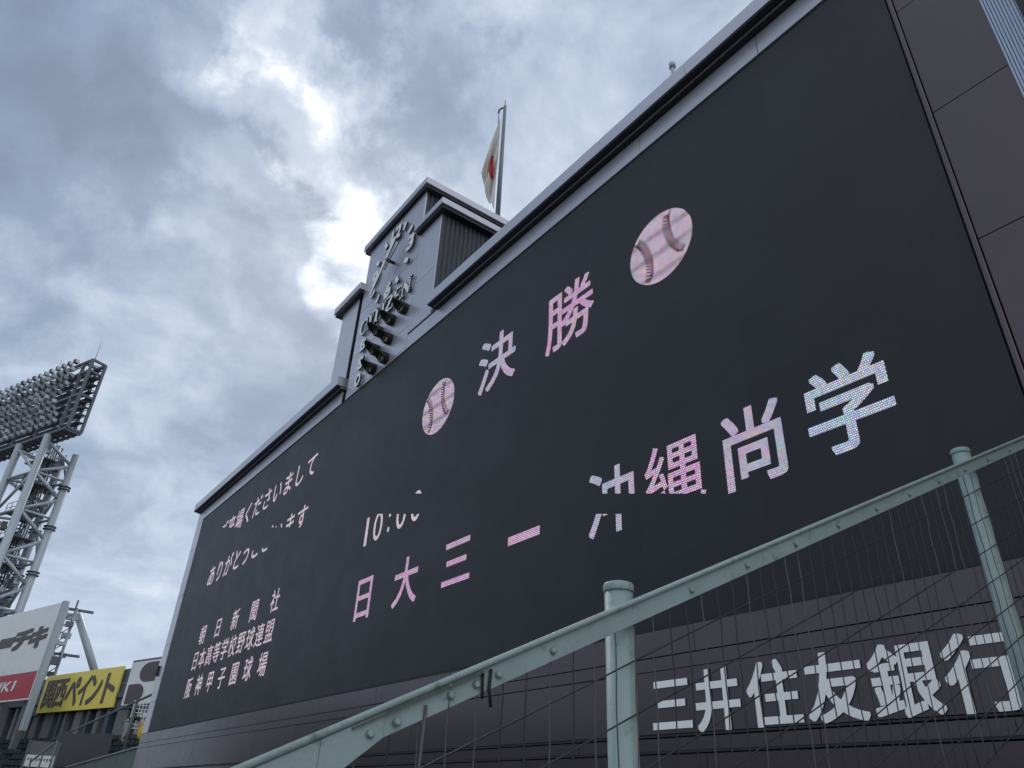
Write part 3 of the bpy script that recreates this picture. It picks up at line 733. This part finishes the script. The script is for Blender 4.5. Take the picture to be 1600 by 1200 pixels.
# yellow sign
ys = thing('yellow_sign', 'yellow advertising board with dark Japanese lettering on the grandstand', 'sign', WP(-5, 0, 4))
s0, zt0 = wing(78, 1058); s1, zt1 = wing(197, 1040); sb0, zb0 = wing(57, 1118); sb1, zb1 = wing(180, 1103)
ys_s0, ys_s1, ys_z0, ys_z1 = (s0 + sb0) / 2, (s1 + sb1) / 2, (zb0 + zb1) / 2, (zt0 + zt1) / 2
bm = BM(); wbox(bm, ys_s0, ys_s1, 0, .15, ys_z0, ys_z1); bevel(bm, .02); part('board', bm, M['adyellow'], ys)
Wd = ys_s1 - ys_s0; Hh = ys_z1 - ys_z0
for ch, a, b_ in (('関', .05, .195), ('西', .205, .35), ('ペ', .36, .52), ('イ', .52, .65), ('ン', .65, .80), ('ト', .84, .97)):
    part('character', wglyph(ch, ys_s0 + a * Wd, ys_s0 + b_ * Wd, ys_z0 + .12 * Hh, ys_z0 + .86 * Hh, .17, .022), M['adbrown'], ys)
# slate boards either side
bb = thing('slate_boards', 'slate blue blank boards behind and beside the yellow sign', 'board', WP(-5, -.2, 4))
for (a, b_) in ((ys_s0 - 1.9, ys_s0 - .03), (ys_s1 - .6, ys_s1 + 1.25)):
    zz = ys_z0 - .15
    for k in range(3):
        bm = BM(); wbox(bm, a, b_, -.19, -.05, zz + k * Hh / 3 + .02, zz + (k + 1) * Hh / 3 - .02); part('board', bm, M['blueboard'], bb)
# pale sign with two brown lobes, partly behind the scoreboard
ls = thing('lobed_sign', 'white advertising board with curved brown shapes beside the scoreboard edge', 'sign', WP(4, 0, 4))
a, z0_ = wing(195, 1100); b_, z1_ = wing(222, 1035); lw = 4.6
a0 = ys_s1 + 1.0
bm = BM(); wbox(bm, a0, a0 + lw, 0, .15, ys_z0 + .05, ys_z1 + .1); bevel(bm, .02); part('board', bm, M['adwhite'], ls)
zc = (ys_z0 + ys_z1) / 2 + .05
def lobe(cx_, zlo, zhi, left):
    b = BM(); pts = []
    for i in range(17):
        a = math.pi / 2 + math.pi * i / 16; pts.append((cx_ + (.95 * math.cos(a)) * (1 if left else -1), (zlo + zhi) / 2 + (zhi - zlo) / 2 * math.sin(a)))
    pts += [(cx_ + (1.0 if left else -1.0), zlo), (cx_ + (1.0 if left else -1.0), zhi)]
    wpoly(b, pts, .158); part('printed_shape', b, M['adbrown'], ls)
lobe(a0 + 2.2, zc + .03, ys_z1 + .0, True); lobe(a0 + 1.3, ys_z0 + .12, zc - .03, False)
bm = BM(); wbox(bm, a0 - .3, a0 + 4.6, -.18, -.02, ys_z0 - .1, ys_z1 + .28); part('backing', bm, M['hall'], ls)
# big white and red sign on a tall frame, nearer
OFF = 2.4
ws = thing('white_sign', 'big white advertising board with dark katakana above a red strip', 'sign', WP(-12, OFF, 4))
sA, zA = wing(95, 943, OFF); sB, zB_ = wing(54, 1049, OFF); sC, zC = wing(47, 1090, OFF)
sR = (sA + sC) / 2 + .1; sL = sR - 13.5
_, zr0 = wing(47, 1091, OFF); _, zr1 = wing(54, 1049, OFF); _, zt_ = wing(92, 942, OFF)
bm = BM(); wbox(bm, sL, sR, OFF - .25, OFF, zr1, zt_); bevel(bm, .02); part('board', bm, M['adwhite'], ws)
bm = BM(); wbox(bm, sL, sR - .25, OFF - .22, OFF + .012, zr0 + .05, zr1 - .02); part('red_strip', bm, M['adred'], ws)
bm = BM(); wbox(bm, sL, sR, OFF - .25, OFF - .01, zr0 - .06, zr1 - .021); part('frame', bm, M['adwhite'], ws)
def wfit(p0, p1, off):       # box of a character from the two corners
    a = wing(*p0, off); b = wing(*p1, off); return a[0], b[0], b[1], a[1]
# dark katakana, heavy, slanting
for ch, (x0, x1) in (('ー', (0, 21)), ('チ', (19, 48)), ('キ', (45, 70))):
    ya = 1000 - .25 * (x0 + x1) / 2
    sa, _ = wing(x0, 1000, OFF); sb_, _ = wing(x1, 1000, OFF); zc0 = wing((x0 + x1) / 2, 1019 - (x0 + x1) / 2 * .12, OFF)[1]; zc1 = wing((x0 + x1) / 2, 993 - (x0 + x1) / 2 * .22, OFF)[1]
    if ch == 'ー': zm = (zc0 + zc1) / 2; zc0, zc1 = zm - .40, zm + .30
    part('character', wglyph(ch, sa, sb_, zc0, zc1, OFF + .02, .055, .35), M['adbrown'], ws)
sa, _ = wing(-26, 1075, OFF); sb_, _ = wing(23, 1075, OFF); z0q = wing(10, 1081, OFF)[1]; z1q = wing(10, 1066, OFF)[1]; n = 5
for i, (ch, a, b_) in enumerate((('C', 0, .2), ('H', .25, .47), ('I', .52, .58), ('K', .63, .86), ('I', .92, .98))):
    part('letter', wglyph(ch, sa + (sb_ - sa) * a, sa + (sb_ - sa) * b_, z0q, z1q, OFF + .03, .02, .15), M['adwhite'], ws)
bm = BM(); wbox(bm, sR + .02, sR + .42, OFF - .30, OFF + .05, zr0 - 1.9, zt_ + .05); bevel(bm, .02); part('side_column', bm, M['steel'], ws)
for k in range(4):
    bm = BM(); wbox(bm, sL + 1 + 3.6 * k, sL + 1.35 + 3.6 * k, OFF - .8, OFF - .4, -3, zr0 + .5); part('leg', bm, M['hall'], ws)
# service mast with equipment behind the white sign, and a leaning strut
PM = w(113, 950); PM = PM * (66 / math.hypot(PM.x, PM.y)); zm0 = 2.5
sm = thing('service_mast', 'thin lattice mast crowded with equipment boxes beside the white sign', 'mast', (PM.x, PM.y, zm0))
random.seed(5)
bm = BM()
for dx, dy in ((-.3, -.3), (.3, -.3), (.3, .3), (-.3, .3)): tube(bm, (PM.x + dx, PM.y + dy, zm0), (PM.x + dx, PM.y + dy, PM.z), .07, 6)
part('leg', bm, M['steel'], sm)
bm = BM(); z = zm0; i = 0
while z < PM.z - .6:
    tube(bm, (PM.x + .3, PM.y - .3, z), (PM.x + .3, PM.y + .3, z + .55), .035, 5); tube(bm, (PM.x - .3, PM.y - .3, z + .55), (PM.x + .3, PM.y - .3, z), .035, 5)
    tube(bm, (PM.x - .3, PM.y - .3, z), (PM.x + .3, PM.y - .3, z), .035, 5); z += .55
part('bracing', bm, M['steel_d'], sm)
for i in range(13):
    z = zm0 + 1.5 + (PM.z - zm0 - 1.6) * i / 12; h = random.uniform(.25, .6); s_ = random.choice((-.55, .45)); bm = BM()
    box(bm, PM.x + s_ - .1, PM.x + s_ + .35, PM.y - .55 + random.uniform(0, .8), PM.y - .1 + random.uniform(.3, .8), z, z + h); part('equipment_box', bm, M[random.choice(('steel', 'steel_d', 'adwhite', 'hall'))], sm)
for z in (PM.z - .1, PM.z - 3.3, zm0 + 3.8):
    bm = BM(); beam(bm, (PM.x, PM.y - 1.1, z), (PM.x, PM.y + 1.5, z), .25, .16); part('cross_arm', bm, M['steel_d'], sm)
Q0 = w(121, 958); Q0 = Q0 * (67 / math.hypot(Q0.x, Q0.y)); Q1 = w(150, 1056); Q1 = Q1 * (67 / math.hypot(Q1.x, Q1.y))
bm = BM(); tube(bm, Q0, Q1 + (Q1 - Q0) * .3, .27, 12); part('strut', bm, M['steel'], sm)

# seating rows
random.seed(11)
bm = BM(); NR = 12
for k in range(NR):
    wbox(bm, -34, 20, .3 + .8 * k, .3 + .8 * (k + 1), -12, 2.45 - .38 * k)
obj('seating_terrace', bm, M['concrete'], kind='structure')
bmS = BM(); box(bmS, -.21, .21, -.20, .18, .38, .43); box(bmS, -.21, .21, .16, .20, .43, .66); box(bmS, -.16, .16, -.05, .05, 0, .38)
meS = bpy.data.meshes.new('seat'); bmesh.ops.recalc_face_normals(bmS, faces=bmS.faces); bmS.to_mesh(meS); bmS.free(); meS.materials.append(M['seat'])
rotz = math.atan2(UX.y, UX.x); cnt = 0; rest = []
for k in range(NR):
    s = 13.5
    while s > -26:
        s -= .52
        if abs((s + 6) % 9) < 1.1: continue
        rest.append((k, s))
rest.sort(key=lambda q: (WP(q[1], .3 + .8 * q[0], 0)).length)
def seat_loc(k, s): return WP(s, .3 + .8 * k + .35, 2.45 - .38 * k)
vis = []
for k, s in rest:
    p = seat_loc(k, s) + Vector((0, 0, .5)); c = ROT.transposed() @ p; x = 800 + FPX * c.x / -c.z; y = 600 - FPX * c.y / -c.z
    vis.append((0 if (-5 < x < 235 and 1120 < y < 1205) else 1, p.length, k, s))
vis.sort()
for i, (o_, _, k, s) in enumerate(vis[:300]):
    o = bpy.data.objects.new('stand_seat', meS); COL.objects.link(o); o.location = seat_loc(k, s); o.rotation_euler = (0, 0, rotz)
    tag(o, 'dark folding seat in the rows of the far left grandstand', 'seat', 'dark seats in the left grandstand')
bm = BM()
for (o_, _, k, s) in vis[300:]:
    p = seat_loc(k, s)
    wbox(bm, s - .21, s + .21, .3 + .8 * k + .15, .3 + .8 * k + .19, p.z + .43, p.z + .78); wbox(bm, s - .21, s + .21, .3 + .8 * k + .19, .3 + .8 * k + .55, p.z + .38, p.z + .43)
tag(obj('far_seats', bm, M['seat']), 'remaining dark seats further along the left grandstand rows', 'seats', kind='stuff')

# near stair wall with railing at the lower left
PY = 7.05
pw = thing('stair_parapet', 'low green-grey concrete parapet at the lower left edge of the scoreboard', 'wall', (-42, PY, -2))
def pz(x): return 1.60 + (x + 32.8) * .030
bm = BM(); v = [bm.verts.new((x, y, z)) for x in (-58, -32.56) for y in (PY, PY + .3) for z in (-2, pz(x))]
for q in ((0, 1, 3, 2), (4, 6, 7, 5), (0, 4, 5, 1), (2, 3, 7, 6), (0, 2, 6, 4), (1, 5, 7, 3)): bm.faces.new([v[i] for i in q])
part('wall', bm, M['concrete_g'], pw)
bm = BM(); v = [bm.verts.new((x, y, z)) for x in (-58, -32.53) for y in (PY - .06, PY + .36) for z in (pz(x) + .002, pz(x) + .05)]
for q in ((0, 1, 3, 2), (4, 6, 7, 5), (0, 4, 5, 1), (2, 3, 7, 6), (0, 2, 6, 4), (1, 5, 7, 3)): bm.faces.new([v[i] for i in q])
part('coping', bm, M['concrete'], pw)
rl = thing('stair_railing', 'tall thin green-grey fence frame standing on the lower left parapet', 'railing', (-42, PY, 1.5))
for x in (-35.7, -48.4):
    bm = BM(); tube(bm, (x, PY + .12, pz(x) + .05), (x, PY + .12, pz(x) + 1.92), .055, 10); part('post', bm, M['rail_d'], rl)
bm = BM(); tube(bm, (-58, PY + .12, pz(-58) + 1.90), (-32.56, PY + .12, pz(-32.56) + 1.92), .05, 10); part('rail', bm, M['rail_d'], rl)
# dark maroon board block between railing and stand
mb = thing('dark_block', 'dark maroon blank wall block between the railing and the seats', 'wall', (-46, 5.5, -2))
A_ = w(92, 1146) * 27; B_ = w(165, 1150) * 24
bm = BM()
for q in range(1):
    vv = []
    for p, zt2 in ((w(90, 1146) * 52, None), (w(178, 1146) * 41, None)):
        d = Vector((p.x, p.y, 0)).normalized()
        for dd in (0, .4):
            for z in (-2.2, p.z): vv.append(bm.verts.new((p.x + d.x * dd, p.y + d.y * dd, z)))
    for f in ((0, 1, 3, 2), (4, 6, 7, 5), (0, 4, 5, 1), (2, 3, 7, 6), (0, 2, 6, 4), (1, 5, 7, 3)): bm.faces.new([vv[i] for i in f])
part('block', bm, M['maroon'], mb)
# notice board
nb = thing('notice_board', 'small white notice board with tiny print among the seats at lower left', 'notice board', w(66, 1180) * 32)
P = w(66, 1175) * 32; d2 = Vector((-P.y, P.x, 0)).normalized() * -1
def nbx(bm, a, b_, z0, z1, o0, o1):
    nn = Vector((P.x, P.y, 0)).normalized() * -1
    v = [bm.verts.new(Vector((P.x, P.y, 0)) + d2 * x + nn * y + Vector((0, 0, z))) for x in (a, b_) for y in (o0, o1) for z in (z0, z1)]
    for q in ((0, 1, 3, 2), (4, 6, 7, 5), (0, 4, 5, 1), (2, 3, 7, 6), (0, 2, 6, 4), (1, 5, 7, 3)): bm.faces.new([v[i] for i in q])
bm = BM(); nbx(bm, -.42, .42, P.z - .45, P.z - .10, -.03, 0); part('board', bm, M['adwhite'], nb)
bm = BM(); nbx(bm, -.42, .42, P.z - .095, P.z + .32, -.03, 0); part('glass_panel', bm, M['hall'], nb)
bm = BM(); nbx(bm, -.48, -.43, -1.5, P.z + .34, -.03, .02); nbx(bm, .43, .48, -1.5, P.z + .34, -.03, .02); part('post', bm, M['rail_d'], nb)
bm = BM()
for i in range(9):
    nbx(bm, -.36 + i * .08, -.32 + i * .08, P.z - .26 - .03 * (i % 2), P.z - .19, .002, .005)
part('print', bm, M['adbrown'], nb)
# stair handrail by the notice board
bm = BM(); a = w(48, 1190) * 30; b_ = w(90, 1158) * 27
tube(bm, a, b_, .03, 8)
for p in (a, b_, (a + b_) / 2): tube(bm, p, p - Vector((0, 0, 1.1)), .025, 8)
tag(obj('stair_handrail', bm, M['rail_d']), 'sloping dark handrail in front of the small notice board', 'handrail')
# white lattice gate beside the scoreboard edge
P = w(226, 1112) * 43; d2 = Vector((P.y, -P.x, 0)).normalized()
lg = thing('lattice_gate', 'white lattice screen just left of the scoreboard edge', 'screen', (P.x, P.y, P.z - .8))
if d2.y < 0: d2 = -d2
bm = BM()
for i in range(9): beam(bm, P + d2 * (-.55 + i * .14) + Vector((0, 0, -.75)), P + d2 * (-.55 + i * .14) + Vector((0, 0, .45)), .03, .03)
for i in range(8): beam(bm, P + d2 * -.58 + Vector((0, 0, -.75 + i * .17)), P + d2 * .6 + Vector((0, 0, -.75 + i * .17)), .03, .03)
part('lattice', bm, M['adwhite'], lg)
# yellow bag
P = w(221, 1146) * 41; bm = BM(); bmesh.ops.create_uvsphere(bm, u_segments=14, v_segments=10, radius=.5)
for v in bm.verts:
    v.co = Vector((v.co.x * .34, v.co.y * .34, v.co.z * (.55 if v.co.z < .1 else .8))) + P + Vector((0, 0, .0))
tube(bm, P + Vector((0, -.04, .33)), P + Vector((0, .04, .48)), .10, 8, .03)
bg_ = obj('bag', bm, M['bag']); tag(bg_, 'bulging yellow bag on the seats beside the bending person', 'bag')

# ------------------------------------------------------------------ bending person
PB = w(200, 1160) * 43
RT = Vector((.205, .979, 0)); BK = Vector((-.979, .205, 0)); UPV = Vector((0, 0, 1))
def pp(x, y, z): return PB + RT * x + BK * y + UPV * z
def skin(name, joints, edges, m, parent, root=0, lvl=2):
    me = bpy.data.meshes.new(name); me.from_pydata([pp(*j[0]) for j in joints], edges, []); me.materials.append(m)
    o = bpy.data.objects.new(name, me); COL.objects.link(o)
    md = o.modifiers.new('skin', 'SKIN'); md.use_smooth_shade = True
    for i, j in enumerate(joints): me.skin_vertices[0].data[i].radius = (j[1], j[1]); 
    me.skin_vertices[0].data[root].use_root = True
    s_ = o.modifiers.new('sub', 'SUBSURF'); s_.levels = lvl; s_.render_levels = lvl
    o.parent = parent
    if parent: o.matrix_parent_inverse = parent_inv(parent)
    return o
pn = thing('person', 'person bending over the seats in a dark shirt, grey trousers and white cap', 'person', pp(0, 0, 0))
J = [((-.32, 0, .88), .13), ((-.10, 0, 1.00), .12), ((.14, 0, 1.10), .14), ((.30, 0, 1.12), .06), ((.42, 0, 1.14), .10), ((.50, 0, 1.10), .07),
     ((.16, -.19, 1.08), .06), ((.26, -.20, .80), .045), ((.36, -.16, .55), .035), ((.40, -.15, .46), .035),
     ((.16, .19, 1.08), .06), ((.30, .20, .82), .045), ((.44, .16, .60), .035), ((.48, .15, .52), .035),
     ((-.32, -.11, .84), .095), ((-.22, -.12, .46), .065), ((-.32, -.12, .08), .045), ((-.20, -.12, .03), .04),
     ((-.32, .11, .84), .095), ((-.20, .12, .46), .065), ((-.30, .12, .08), .045), ((-.18, .12, .03), .04)]
E = [(0, 1), (1, 2), (2, 3), (3, 4), (4, 5), (2, 6), (6, 7), (7, 8), (8, 9), (2, 10), (10, 11), (11, 12), (12, 13), (0, 14), (14, 15), (15, 16), (16, 17), (0, 18), (18, 19), (19, 20), (20, 21)]
skin('body', J, E, M['skin'], pn)
skin('shirt', [((-.30, 0, .90), .15), ((-.10, 0, 1.01), .145), ((.15, 0, 1.10), .165), ((.16, -.20, 1.08), .085), ((.22, -.21, .90), .07), ((.16, .20, 1.08), .085), ((.25, .21, .92), .07)],
     [(0, 1), (1, 2), (2, 3), (3, 4), (2, 5), (5, 6)], M['shirt'], pn)
skin('trousers', [((-.33, 0, .88), .155), ((-.32, -.11, .82), .125), ((-.22, -.12, .46), .09), ((-.31, -.12, .16), .075), ((-.32, .11, .82), .125), ((-.20, .12, .46), .09), ((-.29, .12, .16), .075)],
     [(0, 1), (1, 2), (2, 3), (0, 4), (4, 5), (5, 6)], M['shorts'], pn)
bm = BM(); bmesh.ops.create_uvsphere(bm, u_segments=14, v_segments=10, radius=.125)
bmesh.ops.bisect_plane(bm, geom=list(bm.verts) + list(bm.edges) + list(bm.faces), plane_co=(0, 0, -.02), plane_no=(0, 0, 1), clear_inner=True)
tube(bm, (.09, 0, -.01), (.22, 0, -.05), .06, 8, .05)
for v in bm.verts: q = v.co.copy(); v.co = pp(.43 + q.x, q.y, 1.18 + q.z)
part('cap', bm, M['cap'], pn)

# ------------------------------------------------------------------ floodlight tower
RD = Vector((-.925, -.379, 0)); RD.normalize(); DD = Vector((RD.y, -RD.x, 0)); 
if DD.y < 0: DD = -DD
TP = Vector((-79.95, 2.79, 39.46))
lt = thing('floodlight_tower', 'tall stadium floodlight tower with a slanting bank of lamps on a tubular mast', 'floodlight tower', (-84, 2, -12))
def LP(r, d, z): return TP + RD * r + DD * d + Vector((0, 0, z))
H = 7.95; BW = 24.0; BD = 1.42
for r in (0, 1.5, 5.9, 10.3, 14.7, 19.1, BW):
    for d in (0, BD): bm = BM(); beam(bm, LP(r, d, 0), LP(r, d, -H), .26, .26, up=RD); part('bank_post', bm, M['steel_d'], lt)
for z in (0, -1.3, -4.1, -H):
    bm = BM()
    for d in (0, BD): beam(bm, LP(0, d, z), LP(BW, d, z), .2, .26)
    for r in (0, 1.5, 5.9, 10.3, 14.7, 19.1, BW): beam(bm, LP(r, 0, z), LP(r, BD, z), .22, .22)
    part('bank_beam', bm, M['steel_d'], lt)
bm = BM()
for i in range(9):
    z = -.45 - .88 * i; beam(bm, LP(.2, -.05, z), LP(BW, -.05, z), .1, .1); beam(bm, LP(.2, BD * .75, z - .2), LP(BW, BD * .75, z - .2), .6, .05)
part('walkway', bm, M['steel_d'], lt)
bm = BM()
for z in (-.6, -1.9, -2.7, -3.4, -4.8, -5.5, -6.3, -7.1): tube(bm, LP(0, .1, z), LP(0, BD, z + .25), .05, 5); tube(bm, LP(.1, BD, z + .3), LP(3, BD, z + .3), .045, 5)
part('end_rail', bm, M['steel_d'], lt)
bm = BM(); beam(bm, LP(0, .3, -H - .18), LP(BW, .3, -H - .18), 1.0, .10); 
for i in range(24): beam(bm, LP(i, 0, -H - .25), LP(i, BD, -H - .25), .2, .14)
part('bank_floor', bm, M['steel_d'], lt)
# one lamp: drum with visor, yoke
def lampmesh():
    bm = BM(); n = 10
    a = Vector((0, 0, 0)); tdir = Vector((.0, -.80, -.60)).normalized()
    tube(bm, a - tdir * .15, a + tdir * .17, .19, n, .24, mi=0)
    tube(bm, a + tdir * .171, a + tdir * .175, .21, n, .21, mi=1)
    v0 = len(bm.verts)
    box(bm, -.25, .25, -.34, .06, .17, .20, 0); box(bm, -.27, -.24, -.30, .1, -.16, .20, 0); box(bm, .24, .27, -.30, .1, -.16, .20, 0)
    bmesh.ops.recalc_face_normals(bm, faces=bm.faces)
    me = bpy.data.meshes.new('floodlight'); bm.to_mesh(me); bm.free(); me.materials.append(M['lampbody']); me.materials.append(M['lampdark']); return me
lm = lampmesh(); ang = math.atan2(RD.y, RD.x) + math.pi
PI_ = parent_inv(lt)
for i in range(9):
    for j in range(19):
        r = 2.3 + 1.12 * j + (.30 if i % 2 else 0)
        if i in (4, 5, 6) and j < 1: continue
        o = bpy.data.objects.new('floodlight', lm); COL.objects.link(o)
        o.location = LP(r + random.uniform(-.05, .05), -.42, .12 - .88 * i + random.uniform(-.04, .04))
        o.rotation_euler = (random.uniform(-.15, .12), 0, ang + random.uniform(-.25, .25)); o.parent = lt; o.matrix_parent_inverse = PI_
for (a, b_) in (((131, 567), (145, 530)), ((71, 592), (83, 560))):
    q = w(*a); t0 = TP + RD * (1.0 if a[0] > 100 else 8.4) + DD * .6; bm = BM(); tube(bm, t0, t0 + Vector((0, 0, 2.75)), .035, 6, .02); part('lightning_rod', bm, M['steel_d'], lt)
# mast: four vertical tubes
A3 = w(67, 702); A3 = A3 * (82.5 / math.hypot(A3.x, A3.y)); A3.z = 0
LEG = [A3, A3 + DD * 3.3, A3 + DD * 3.3 + RD * 2.6, A3 + RD * 5.2]
zTop = TP.z - H - .3
tops = (zTop, zTop - .9, zTop - .6, zTop)
for p, zt in zip(LEG, tops):
    bm = BM(); tube(bm, (p.x, p.y, -12), (p.x, p.y, zt), .37, 16, .36); part('mast_leg', bm, M['steel'], lt)
lv = [zTop - .5, zTop - 3.9, zTop - 7.8, zTop - 12.2, zTop - 16.8, zTop - 21.6, zTop - 27]
def TB(a, b_, r=.17, nm='brace', m='steel'):
    bm = BM(); tube(bm, a, b_, r, 10); part(nm, bm, M[m], lt)
def at(i, z): return Vector((LEG[i].x, LEG[i].y, z))
for n_, (za, zb) in enumerate(zip(lv, lv[1:])):
    for (i, j) in ((0, 1), (3, 2)):
        mid = at(j, (za + zb) / 2)
        TB(at(i, za), mid); TB(mid, at(i, zb))
    for (i, j) in ((0, 3), (1, 2)):
        if n_ % 2: TB(at(i, za), at(j, zb), .14)
        else: TB(at(j, za), at(i, zb), .14)
    for i in range(4): TB(at(i, zb), at((i + 1) % 4, zb), .13)
    for i in ((1, 2) if n_ else ()):      # flanged joints
        bm = BM()
        for dz in (.0, .28): tube(bm, at(i, mid.z + 1.1 + dz), at(i, mid.z + 1.16 + dz), .58, 14)
        part('flange', bm, M['steel_d'], lt)
# lift of stairs, cable ladder and landings in the middle
C0 = A3 + DD * 1.7 + RD * 1.9
random.seed(9)
bm = BM()
for k in range(6):
    o_ = RD * random.uniform(-.9, 1.6) + DD * random.uniform(-.6, .9); tube(bm, C0 + o_ + Vector((0, 0, -12)), C0 + o_ + Vector((0, 0, zTop - .2)), .08, 6)
part('riser_pipe', bm, M['steel_d'], lt)
bm = BM(); z = -10
while z < zTop - 1:
    tube(bm, C0 + RD * .9 + Vector((0, 0, z)), C0 + RD * 1.6 + Vector((0, 0, z)), .04, 5); z += .42
part('ladder_rungs', bm, M['steel_d'], lt)
z = zTop - 2.0; k = 0
while z > 2:
    bm = BM(); beam(bm, C0 + RD * -1.2 + Vector((0, 0, z)), C0 + RD * 2.4 + Vector((0, 0, z)), 2.0, .10)
    for d in (-1, 1):
        for hh in (.5, 1.0): tube(bm, C0 + DD * d + RD * -1.2 + Vector((0, 0, z + hh)), C0 + DD * d + RD * 2.4 + Vector((0, 0, z + hh)), .035, 5)
        for q in range(5): tube(bm, C0 + DD * d + RD * (-1.2 + .9 * q) + Vector((0, 0, z)), C0 + DD * d + RD * (-1.2 + .9 * q) + Vector((0, 0, z + 1)), .035, 5)
    part('landing', bm, M['steel_d'], lt)
    bm = BM(); a = C0 + RD * (2.2 if k % 2 else -1.0) + Vector((0, 0, z)); b_ = C0 + RD * (-1.0 if k % 2 else 2.2) + Vector((0, 0, z - 2.7))
    for s in range(10):
        q = a.lerp(b_, (s + .5) / 10); beam(bm, q - DD * .4, q + DD * .4, .28, .05)
    for d in (-.42, .42): beam(bm, a + DD * d, b_ + DD * d, .06, .2); tube(bm, a + DD * d + Vector((0, 0, .9)), b_ + DD * d + Vector((0, 0, .9)), .035, 5)
    part('stair_flight', bm, M['steel_d'], lt)
    for q in range(2):
        bm = BM(); c = C0 + RD * random.uniform(-1.6, 2.2) + DD * random.uniform(-1, 1) + Vector((0, 0, z + random.uniform(.3, 2))); box(bm, c.x - .3, c.x + .3, c.y - .25, c.y + .25, c.z, c.z + .8); part('equipment_box', bm, M[random.choice(('steel_d', 'hall', 'lampbody'))], lt)
    z -= 2.7; k += 1
